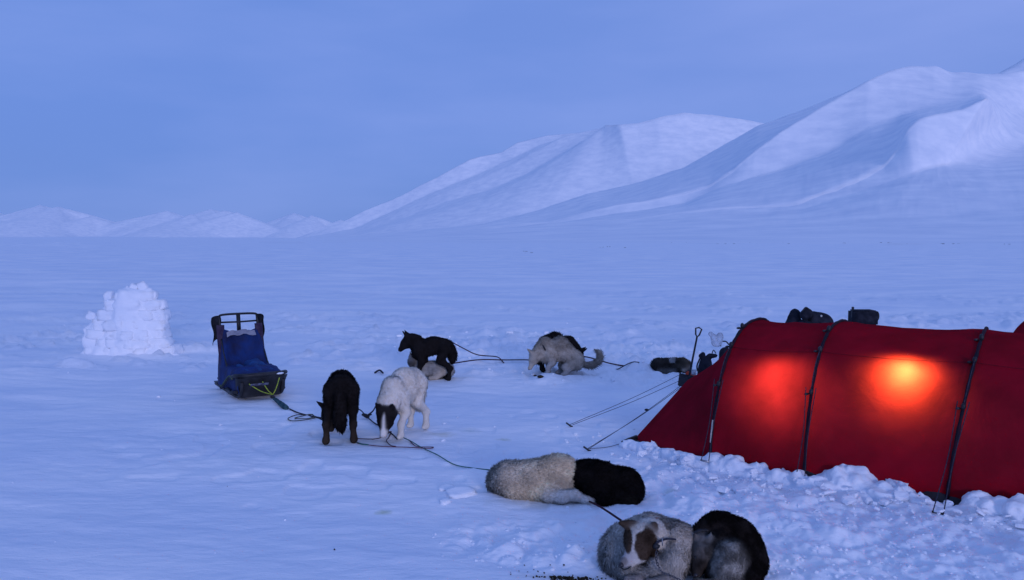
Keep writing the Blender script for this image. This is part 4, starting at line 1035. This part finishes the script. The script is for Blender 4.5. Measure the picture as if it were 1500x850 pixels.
# cream dog asleep, long fluffy back towards the camera
c = [cap((-.24, .02, .13), .125, (-.08, .0, .135), .125, (.74, .66, .55)), cap((-.08, 0, .135), .125, (.08, .0, .155), .13, CR), cap((.08, 0, .155), .13, (.14, .02, .165), .145, CR), cap((-.30, .06, .10), .10, (-.24, .0, .11), .10, (.66, .60, .52)),
     cap((.15, -.02, .10), .10, (.10, -.08, .07), .07, CR), cap((-.2, -.06, .07), .07, (0, -.08, .07), .07, CR), cap((.0, .18, .12), .08, (-.2, .2, .10), .08, CR)] \
    + leg([(.06, -.13, .045), (.16, -.17, .05), (.25, -.17, .065), (.33, -.18, .035), (.37, -.18, .025)], (.84, .80, .74), .05, .026, .5) + leg([(.20, -.10, .05), (.28, -.12, .045), (.40, -.15, .025)], (.8, .76, .7), .04, .026, .5)
dog('fluffy cream dog curled asleep with one white leg stretched out', 791, 722, c, scale=.92, seed=8, nf=30000, fl=.032, var=.7, cw=.02, h=.011, width=.0055,
    patch=lambda P, col: col * (1 - .45 * np.clip(vn(P[:, 0] * 9 + 1, P[:, 1] * 9, P[:, 2] * 11) - .1, 0, 1) * (P[:, 0] > -.15))[:, None])
# black dog asleep against it
c = [cap((-.16, .06, .14), .125, (-.02, .02, .135), .125, K), cap((-.02, .02, .135), .12, (.14, 0, .115), .115, K), cap((.14, 0, .115), .115, (.18, -.03, .09), .10, K), cap((-.1, -.05, .09), .08, (.12, -.08, .07), .07, K),
     cap((-.10, .08, .20), .07, (-.04, .02, .21), .06, K, .6), cap((.0, .03, .235), .026, (.035, .02, .285), .006, K, .3, k=.012)] + leg([(.08, -.11, .04), (.16, -.13, .035), (.20, -.13, .025)], (.04, .03, .02), .045, .026, .5) \
    + [cap((.10, -.10, .06), .05, (.0, -.13, .05), .045, K, 1.3)]
dog('black dog curled asleep against the back of the cream dog', 886, 727, c, scale=.93, seed=9, nf=20000, fl=.028, h=.011, width=.0055)

# near masked husky curled up, head towards us and left; pixel offsets in metres
def scaled(root, s_):
    return (root, s_)
_mb_build = MB.build
def _build(s, name, mat, parent=None, smooth=True, **p):
    if isinstance(parent, tuple):
        s.v = [v * parent[1] for v in s.v]; parent = parent[0]
    return _mb_build(s, name, mat, parent, smooth, **p)
MB.build = _build
chain_m = material('dark_steel', (.14, .14, .16), .35, .5, (30, (.06, .06, .08), .4, .6), (80, .2, .002), .8)
def husky():
    WH = (.84, .77, .68); SG = (.66, .63, .58); BM = (.085, .055, .038)
    def Q(px, py, y): return np.array([(px - 945) * .00357, y, (846 - py) * .00357 * 1.0 + y * -.25])
    c = [cap((.02, .16, .15), .13, (.16, .10, .13), .14, (.66, .58, .50)), cap((-.12, .14, .12), .11, (.02, .16, .15), .13, WH), cap((.16, .06, .12), .13, (.15, -.04, .09), .09, (.62, .57, .51)), cap((-.16, .10, .09), .10, (-.14, .02, .07), .08, SG, 1.5),
         cap((-.17, .03, .07), .075, (-.11, -.08, .05), .05, (.50, .49, .46), 1.8), cap((-.11, -.08, .05), .05, (.02, -.12, .04), .045, (.42, .40, .37), 1.5), cap((.05, -.06, .07), .07, (.15, -.06, .05), .06, (.50, .48, .46), 1.0)]
    hc = Q(937, 789, -.06)
    c += [cap(hc, .088, hc + [.05, .06, .01], .09, WH, .6), cap(hc + [.01, -.01, -.01], .078, hc + [-.03, -.05, -.035], .056, WH, .4),
          cap(hc + [-.035, -.06, -.05], .046, hc + [-.082, -.095, -.098], .030, (.50, .46, .45), .22), cap(hc + [-.0, -.05, -.06], .05, hc + [-.05, -.075, -.1], .03, WH, .4)]
    e1 = hc + [-.045, .0, .07]; c.append(cap(e1, .032, e1 + [-.062, -.01, .018], .011, BM, .3, None, .014))
    e2 = hc + [.062, .0, .055]; c.append(cap(e2, .036, e2 + [.012, .0, .028], .02, BM, .3, None, .014))
    c += leg([(.02, -.12, .03), (-.04, -.17, .03), (-.09, -.16, .025)], (.35, .30, .27), .035, .026, .5) + leg([(.12, -.12, .03), (.06, -.18, .03), (.02, -.19, .025)], (.30, .27, .25), .035, .026, .5)
    nose_p = hc + [-.10, -.115, -.105]
    def pt(P, col):
        d = P - hc
        # brown mask, split by a pale blaze
        m = ((d[:, 0] - .029) / .066) ** 2 + ((d[:, 2] + .0) / .082) ** 2
        w = (1 - sstep(.75, 1.1, m + .22 * vn(P[:, 0] * 45, P[:, 2] * 45))) * (d[:, 1] < .03)
        m2 = ((d[:, 0] + .066) / .026) ** 2 + ((d[:, 2] - .015) / .065) ** 2
        w2 = (1 - sstep(.75, 1.1, m2)) * (d[:, 1] < .05)
        w3 = (1 - sstep(.018, .03, np.linalg.norm(P - (hc + [-.085, -.105, -.088]), axis=1))) * .6
        w4 = (1 - sstep(.6, 1.1, ((d[:, 0] - .055) / .045) ** 2 + ((d[:, 2] + .062) / .03) ** 2)) * (d[:, 1] < .03)
        w = np.clip(w + w2 + w3 + w4, 0, 1)[:, None]
        sad = sstep(.25, .7, vn(P[:, 0] * 9, P[:, 1] * 9, P[:, 2] * 9) + .2)[:, None] * (P[:, 2] > .1)[:, None] * (P[:, 1] > .03)[:, None]
        col = col * (1 - .45 * sad)
        dk = np.exp(-((d[:, 0] - .045) / .03) ** 2 - ((d[:, 2] - .03) / .03) ** 2)[:, None]
        return col * (1 - w) + np.array(BM) * (1 - .6 * dk) * w
    def ex(root, s_):
        root = scaled(root, s_)
        # closed eyes, collar, chain
        for q, r in ((hc + [-.002, -.088, -.022], .02),):
            mb = MB(); mb.tube(curve([q + [-.022, .002, .006], q + [0, -.004, -.004], q + [.022, .004, .006]], 8), .006, 5); mb.build('closed_eye', black, root)
        q = hc + [-.062, -.052, -.012]; mb = MB(); mb.tube(curve([q + [-.012, .008, .006], q, q + [.012, -.006, .004]], 6), .004, 5); mb.build('closed_eye', eye_m, root)
        mb = MB(); mb.tube(curve([nose_p + [-.01, .0, -.012], nose_p + [.02, -.005, -.022], nose_p + [.055, .0, -.006]], 8), .0035, 5); mb.build('mouth_line', eye_m, root)
        cl = curve([hc + [.075, -.055, -.005], hc + [.10, -.05, .012], hc + [.145, -.01, .015], hc + [.19, .03, .0]], 16)
        mb = MB(); mb.tube(cl, .011, 6, flat=.5); mb.build('collar', rope_dark, root)
        mb = MB(); mb.blob(hc + [.085, -.066, -.01], (.022, .012, .018), 8, 5, noise=.3); mb.build('buckle', black, root)
        mb = MB(); mb.tube([hc + [.118, -.06, .035], hc + [.12, -.062, -.005]], .004, 5); mb.build('ring', metal, root)
        P = curve([hc + [.088, -.075, -.02], hc + [.09, -.10, -.08], hc + [.12, -.115, -.13], hc + [.18, -.12, -.15], hc + [.24, -.14, -.17]], 19)
        for i in range(18):
            mb = MB(); d = P[i + 1] - P[i]; d /= np.linalg.norm(d); u = np.cross(d, (0, 1, .3)) if i % 2 else np.cross(d, (1, .2, .5)); u /= np.linalg.norm(u); cc_ = (P[i] + P[i + 1]) / 2
            mb.tube([cc_ + .011 * math.cos(t) * d + .006 * math.sin(t) * u for t in np.linspace(0, 2 * math.pi, 8, endpoint=False)], 0.0019, 4, close=True); mb.build('chain_link', chain_m, root)
    return c, pt, ex, nose_p
c, pt, ex, npz = husky()
dog('white husky with a brown eye mask curled up, collar and chain at its neck', 945, 841, c, scale=.93, seed=10, nf=42000, fl=.024, var=.6, cw=.006, h=.008, k=.014, width=.0042, patch=pt, extra=ex, nose=npz)
# near black and grey dog curled beside it
def curl2():
    OUT = (.030, .023, .021); HN = (.40, .37, .33); FACE = (.15, .13, .115)
    c = []
    ring = curve([(-.10, .10, .22), (-.02, .14, .25), (.08, .12, .23), (.15, .07, .17), (.175, .0, .10), (.15, -.07, .05)], 12)
    rr = [.055, .062, .07, .075, .078, .078, .075, .072, .068, .062, .055, .05]
    for i in range(11): c.append(cap(ring[i], rr[i], ring[i + 1], rr[i + 1], OUT, .9))
    c += [cap((.0, .08, .12), .14, (.08, .04, .11), .12, OUT), cap((.045, -.02, .13), .098, (.03, -.08, .085), .088, HN, .8), cap((.07, -.05, .13), .06, (.06, -.08, .07), .055, (.46, .43, .38), .8),
          cap((-.10, .04, .16), .075, (-.10, -.02, .14), .068, FACE, .5), cap((-.105, -.05, .12), .05, (-.125, -.10, .07), .032, (.04, .03, .025), .3), cap((-.07, .01, .20), .028, (-.055, -.0, .255), .008, (.45, .43, .40), .3, None, .014), cap((-.13, .02, .20), .026, (-.145, .0, .245), .008, FACE, .3, None, .014),
          cap((-.04, -.06, .05), .05, (.04, -.10, .035), .04, (.10, .08, .07), .8)]
    c += leg([(.05, -.12, .04), (-.03, -.15, .035), (-.12, -.15, .03)], (.20, .17, .14), .036, .026, .5) + leg([(.1, -.1, .04), (.06, -.17, .03), (-.03, -.19, .026)], (.13, .11, .09), .036, .026, .5)
    return c
def pt2(P, col):
    m = (np.abs(P[:, 0] + .065) < .016) & (P[:, 2] > .215) & (P[:, 1] < .0)
    s_ = .45 + .75 * sstep(-.35, .5, vn(P[:, 0] * 16, P[:, 1] * 16, P[:, 2] * 16 + 4) + .5 * vn(P[:, 0] * 40, P[:, 1] * 40, P[:, 2] * 40))
    col = col * s_[:, None]
    return col
dog('black and grey dog curled nose to tail beside the masked husky', 1056, 848, curl2(), scale=.94, seed=11, nf=34000, fl=.020, var=.8, cw=.006, h=.008, k=.012, width=.0042, patch=pt2,
    eyes=[(-.135, -.075, .135)], nose=(-.13, -.125, .06), extra=lambda r, s: strap(r, (-.085, .055, .15), (.2, -.9, 0), .08, black))

# ------------------------------------------------------------------ gear by the tent
sh = empty('snow_shovel', tuple(A(1009, 552, 9.4)), label='black snow shovel with a D handle stuck upright by the tent door end', category='shovel')
o0 = A(1009, 552, 9.4); top = A(1021, 494, 9.4) - o0
mb = MB(); mb.tube([(0, 0, -.02), top], [.013, .011], 8); mb.build('shaft', black, sh)
d = top / np.linalg.norm(top); u = np.array([1, 0, 0]) - d * d[0]; u /= np.linalg.norm(u)
hp = [top, top + d * .03 - u * .022, top + d * .10 - u * .036, top + d * .115, top + d * .10 + u * .036, top + d * .03 + u * .022]
mb = MB(); mb.tube(hp, .010, 6, close=True); mb.build('handle', black, sh)
V = [];
for i in range(7):
    for j in range(7):
        a, b = i / 6 * 2 - 1, j / 6
        V.append(u * .11 * a * (1 - .15 * b) + d * (.02 - .24 * b) + np.array([0, .03 * (a * a) - .0, 0]))
V = np.array(V); mb = MB(); mb.add(V, [tuple(f) for f in grid_faces(7, 7)]); mb.add(V + [0, .006, 0], [tuple(f[::-1]) for f in grid_faces(7, 7)]); mb.build('blade', black, sh)
def bag(name, pos, caps, mat, label, cat, dn=.012, h=.014, k=.03, seed=0, parts=None, group=None):
    r = empty(name, tuple(pos), label=label, category=cat)
    if group: r['group'] = group
    V, Fc = solid(caps, h, k, .03, lambda g: dn * fbm(g[:, 0] * 9 + seed, g[:, 1] * 9, g[:, 2] * 9, o=3)); mesh('body', V, Fc, mat, r)
    if parts: parts(r)
    return r
def loopstrap(r, pts, w=.01, mat=None, name='strap'):
    mb = MB(); mb.tube(curve(pts, 14), w, 6); mb.build(name, mat or black, r)
p = A(1036, 560, 9.7); p[2] = 0
bag('backpack', p, [((-.03, 0, .10), .10, (-.02, 0, .23), .08), ((-.08, 0, .33), .035, (-.06, 0, .36), .025), ((.03, 0, .33), .03, (.09, 0, .33), .03)], dark_cloth, 'dark backpack slumped behind the shovel at the tent door end', 'backpack', seed=3,
    parts=lambda r: (loopstrap(r, [(-.1, -.02, .3), (-.14, -.05, .2), (-.1, -.05, .08)]), loopstrap(r, [(.05, 0, .35), (.07, 0, .40), (.1, 0, .36)], .006)))
p = A(1062, 560, 9.75); p[2] = 0
bag('storage_box_bag', p, [((0, 0, .1), .10, (0, .02, .35), .07)], dark_cloth, 'dark sack standing behind the tent under the clear plastic bag', 'sack', seed=5, parts=lambda r: loopstrap(r, [(-.06, 0, .44), (-.06, 0, .49), (.0, 0, .5), (.04, 0, .46)], .009, name='handle'))
def plastic():
    m = bpy.data.materials.new('clear_plastic'); m.use_nodes = True; q = m.node_tree.nodes['Principled BSDF']
    q.inputs['Base Color'].default_value = (.93, .95, 1, 1); q.inputs['Transmission Weight'].default_value = .8; q.inputs['Roughness'].default_value = .12; q.inputs['IOR'].default_value = 1.2; q.inputs['Specular IOR Level'].default_value = 1.0
    n = m.node_tree.nodes.new('ShaderNodeTexNoise'); n.inputs['Scale'].default_value = 22; n.inputs['Detail'].default_value = 4
    b = m.node_tree.nodes.new('ShaderNodeBump'); b.inputs['Strength'].default_value = 1; b.inputs['Distance'].default_value = .02
    m.node_tree.links.new(n.outputs['Fac'], b.inputs['Height']); m.node_tree.links.new(b.outputs[0], q.inputs['Normal']); return m
p = A(1050, 504, 9.7)
V, Fc = solid([((-.01, 0, .0), .035, (-.05, 0, .09), .03), ((.02, 0, .02), .04, (.04, 0, .10), .035), ((-.08, 0, .12), .015, (-.05, 0, .10), .012), ((.05, 0, .12), .02, (.06, 0, .15), .012)], .012, .02, .03, lambda g: .022 * fbm(g[:, 0] * 14, g[:, 1] * 14, g[:, 2] * 14, o=3))
mesh('plastic_bag', V, Fc, plastic(), loc=p, smooth=False, label='crumpled clear plastic bag glinting above the slope of the tent end', category='plastic bag')
p = G(1011, 563); p[2] = float(gz(p[0], p[1]))
bag('stuff_sack', p, [((0, 0, .06), .075, (0, 0, .13), .06)], red_cloth, 'small orange-red stuff sack beside the tent door end', 'sack', seed=8, h=.01, parts=lambda r: loopstrap(r, [(-.03, -.03, .18), (0, -.04, .2), (.03, -.03, .18)], .006, name='drawcord'))
p = A(1016, 548, 9.35)
mb = MB(); mb.tube([(0, 0, 0), (0, 0, .005), (0, 0, .06)], [.022, .026, .028], 14); 
r = empty('mug', tuple(p - [0, 0, .01]), label='pale metal mug on the red stuff sack next to the shovel', category='mug'); mb.build('cup', metal, r)
mb = MB(); mb.tube([(.026, 0, .01), (.045, 0, .02), (.045, 0, .045), (.026, 0, .05)], .003, 6); mb.build('handle', metal, r)
# black bags behind the tent
def gear(px, D): q = A(px, 500, D); q[2] = 0; return q
bag('duffel_bag', gear(1163, 10.4), [((0, 0, .12), .16, (0, 0, .62), .12), ((0, 0, .72), .085, (.01, 0, .76), .075)], dark_cloth, 'upright dark duffel, leftmost of the gear behind the tent ridge', 'duffel bag', seed=11, parts=lambda r: loopstrap(r, [(-.1, -.1, .6), (-.13, -.12, .4), (-.1, -.14, .2)]))
bag('duffel_bag', gear(1178, 10.2), [((0, .0, .12), .15, (0, 0, .6), .12), ((0, 0, .78), .065, (.03, 0, .80), .07)], dark_cloth, 'taller dark bag with a round top, second in the gear behind the tent ridge', 'duffel bag', seed=12, parts=lambda r: loopstrap(r, [(-.05, -.06, .84), (0, -.04, .88), (.05, -.06, .84)]))
bag('duffel_bag', gear(1198, 10.3), [((-.02, 0, .12), .18, (0, 0, .55), .16), ((-.07, 0, .70), .12, (.05, 0, .68), .12), ((.05, 0, .68), .11, (.13, 0, .58), .10)], dark_cloth, 'broad dark bag with a sloping top, right end of the gear pile behind the tent', 'duffel bag', seed=13,
    parts=lambda r: (lambda q: (q.blob((-.01, -.12, .77), .015, 6, 5), q.build('pale_tag', reflect, r)))(MB()))
def crate(r):
    mb = MB(); mb.box((0, 0, .72), (.29, .24, .16)); mb.box((0, 0, .805), (.25, .2, .03)); mb.build('lid', dark_cloth, r)
    loopstrap(r, [(.12, -.05, .80), (.17, -.05, .79), (.18, -.05, .72), (.14, -.05, .65)], .012, name='handle')
    mb = MB(); mb.box((-.135, 0, .79), (.022, .03, .14)); mb.build('buckle_post', black, r)
bag('gear_crate', gear(1263, 10.5), [((-.05, 0, .15), .16, (-.05, 0, .55), .14), ((.05, 0, .15), .16, (.05, 0, .55), .14)], dark_cloth, 'dark square-topped gear box with a side handle behind the tent ridge', 'box', seed=14, parts=crate)

# ------------------------------------------------------------------ loose snow and droppings
ico = None
def ico_mesh():
    import bmesh
    b = bmesh.new(); bmesh.ops.create_icosphere(b, subdivisions=1, radius=1); V = np.array([v.co[:] for v in b.verts]); Fc = np.array([[v.index for v in f.verts] for f in b.faces]); b.free(); return V, Fc
IV, IF = ico_mesh()
def scatter(name, pts, sz, mat, squash=.6, seed=0, **p):
    r2 = np.random.default_rng(seed); n = len(pts)
    R_ = r2.normal(0, 1, (n, 3, 3)); Qm, _ = np.linalg.qr(R_)
    d = 1 + r2.uniform(-.32, .32, (n, len(IV)))
    V = IV[None] * d[..., None] * r2.uniform(.6, 1.2, (n, 1, 3))
    V = np.einsum('nij,nkj->nki', Qm, V) * sz[:, None, None]; V[..., 2] *= squash
    V = V + pts[:, None]; Fc = IF[None] + (np.arange(n) * len(IV))[:, None, None]
    return mesh(name, V.reshape(-1, 3), Fc.reshape(-1, 3), mat, smooth=False, kind='stuff', **p)
N0 = 60000
r2 = np.random.default_rng(31)
pxs, pys = r2.uniform(-50, 1560, N0), 356 + 500 * r2.uniform(0, 1, N0) ** .8
X = np.array([G(a, b) for a, b in zip(pxs, pys)]); D_ = X[:, 1]
cm = churn(X[:, 0], X[:, 1]); clump = sstep(-.1, .7, fbm(X[:, 0] * 1.3, X[:, 1] * 1.3, o=2))
td = seg_dist(X[:, 0], X[:, 1], TB)
pr = cm * (.25 + .5 * clump) * .30 + np.exp(-(td / .45) ** 2) * .35 + .004 * clump
keep = (r2.uniform(0, 1, N0) < pr) & (D_ < 22)
X = X[keep]; szs = (.006 + .018 * r2.uniform(0, 1, len(X)) ** 3) * np.clip(X[:, 1] / 7, .7, 1.5)
X[:, 2] = gz(X[:, 0], X[:, 1]) + szs * .2
scatter('snow_clods', X, szs, snow_clean, .7, 2, label='loose crumbs and clods of snow over the trampled camp')
def chunk(px, py, d, label, seed, yaw_=.0, cat='snow chunk'):
    g = G(px, py); V, Fc = rough_block(d, rot('Z', yaw_) @ rot('X', .15), seed, am=.2)
    mesh('snow_chunk', V, Fc, snow_clean, loc=(g[0], g[1], float(gz(g[0], g[1])) + d[2] * .3), label=label, category=cat)
chunk(676, 724, (.20, .13, .05), 'flat tilted slab of snow lying left of the cream dog', 1, .5)
chunk(655, 716, (.12, .08, .03), 'thin snow plate at the upper left of the tilted slab', 2, .2)
chunk(652, 737, (.07, .05, .03), 'small snow lump just below the tilted slab', 3, .9)
chunk(746, 495, (.13, .09, .07), 'bright square block of snow on the plain left of the grey-tan dog', 4, .2)
chunk(800, 490, (.09, .07, .05), 'bright snow lump just behind the back of the hidden black dog', 5, .5)
chunk(683, 489, (.06, .05, .04), 'small bright snow lump behind the dark profile dog', 6, .5)
chunk(1434, 722, (.16, .13, .17), 'tall snow block leaning on the tent right of the third pole', 7, .4)
chunk(1318, 722, (.20, .12, .09), 'low snow block at the tent foot between the second and third poles', 8, .3)
chunk(585, 493, (.10, .05, .04), 'bright snow lump left of the pricked ears of the profile dog', 9, .1)
sl_ = MB(); r_ = random.Random(9)
for px, py in [(r_.uniform(935, 1560), 0) for _ in range(95)]:
    by = np.interp(px, [925, 1040, 1178, 1387, 1560], [652, 684, 709, 742, 775]) + abs(r_.gauss(0, 16)); g = G(px, by)
    q = r_.uniform(.25, 1) ** 2 * .07 + .016
    V, Fc = rough_block((q * r_.uniform(.8, 1.4), q * r_.uniform(.6, 1), q * r_.uniform(.2, .6)), rot('Z', r_.uniform(0, 3)) @ rot('X', r_.uniform(-.6, .6)), r_.random() * 9, 4, .2)
    sl_.add(V + [g[0], g[1], float(gz(g[0], g[1])) + .015 + (.04 if by < 700 else .01)], Fc)
sl_.build('snow_slabs', snow_clean, smooth=False, kind='stuff', label='broken angular slabs of shovelled snow strewn along the tent foot')
# droppings
r2 = np.random.default_rng(5)
pp = np.array([G(r2.normal(834, 22), 846 + abs(r2.normal(0, 4)) - 3) for _ in range(120)] + [G(a, b) for a, b in [(762, 814), (768, 825), (806, 827), (748, 838), (760, 836), (782, 833), (773, 837), (788, 836), (797, 838), (826, 827), (832, 836), (810, 840), (839, 840), (859, 843), (875, 843), (748, 841), (771, 843), (490, 806), (1163, 807), (333, 713)]])
pp[:, 2] = gz(pp[:, 0], pp[:, 1]) + .004
scatter('droppings', pp, np.r_[r2.uniform(.004, .010, 120), r2.uniform(.003, .006, len(pp) - 120)], earth, .7, 3, label='dark crumbs and dirt scattered on the snow at the bottom edge')
for px, py, s_, lb in ((792, 559, .028, 'small dark dropping on the snow in front of the grey-tan dog'), (784, 555, .014, 'tiny dark dropping just behind the larger one by the grey-tan dog')):
    mb = MB(); mb.blob((0, 0, 0), (s_ * 1.6, s_, s_ * .7), 8, 6, noise=.4, seed=px); o = mb.build('dropping', earth, loc=gp(px, py)); o['label'] = lb; o['category'] = 'dropping'
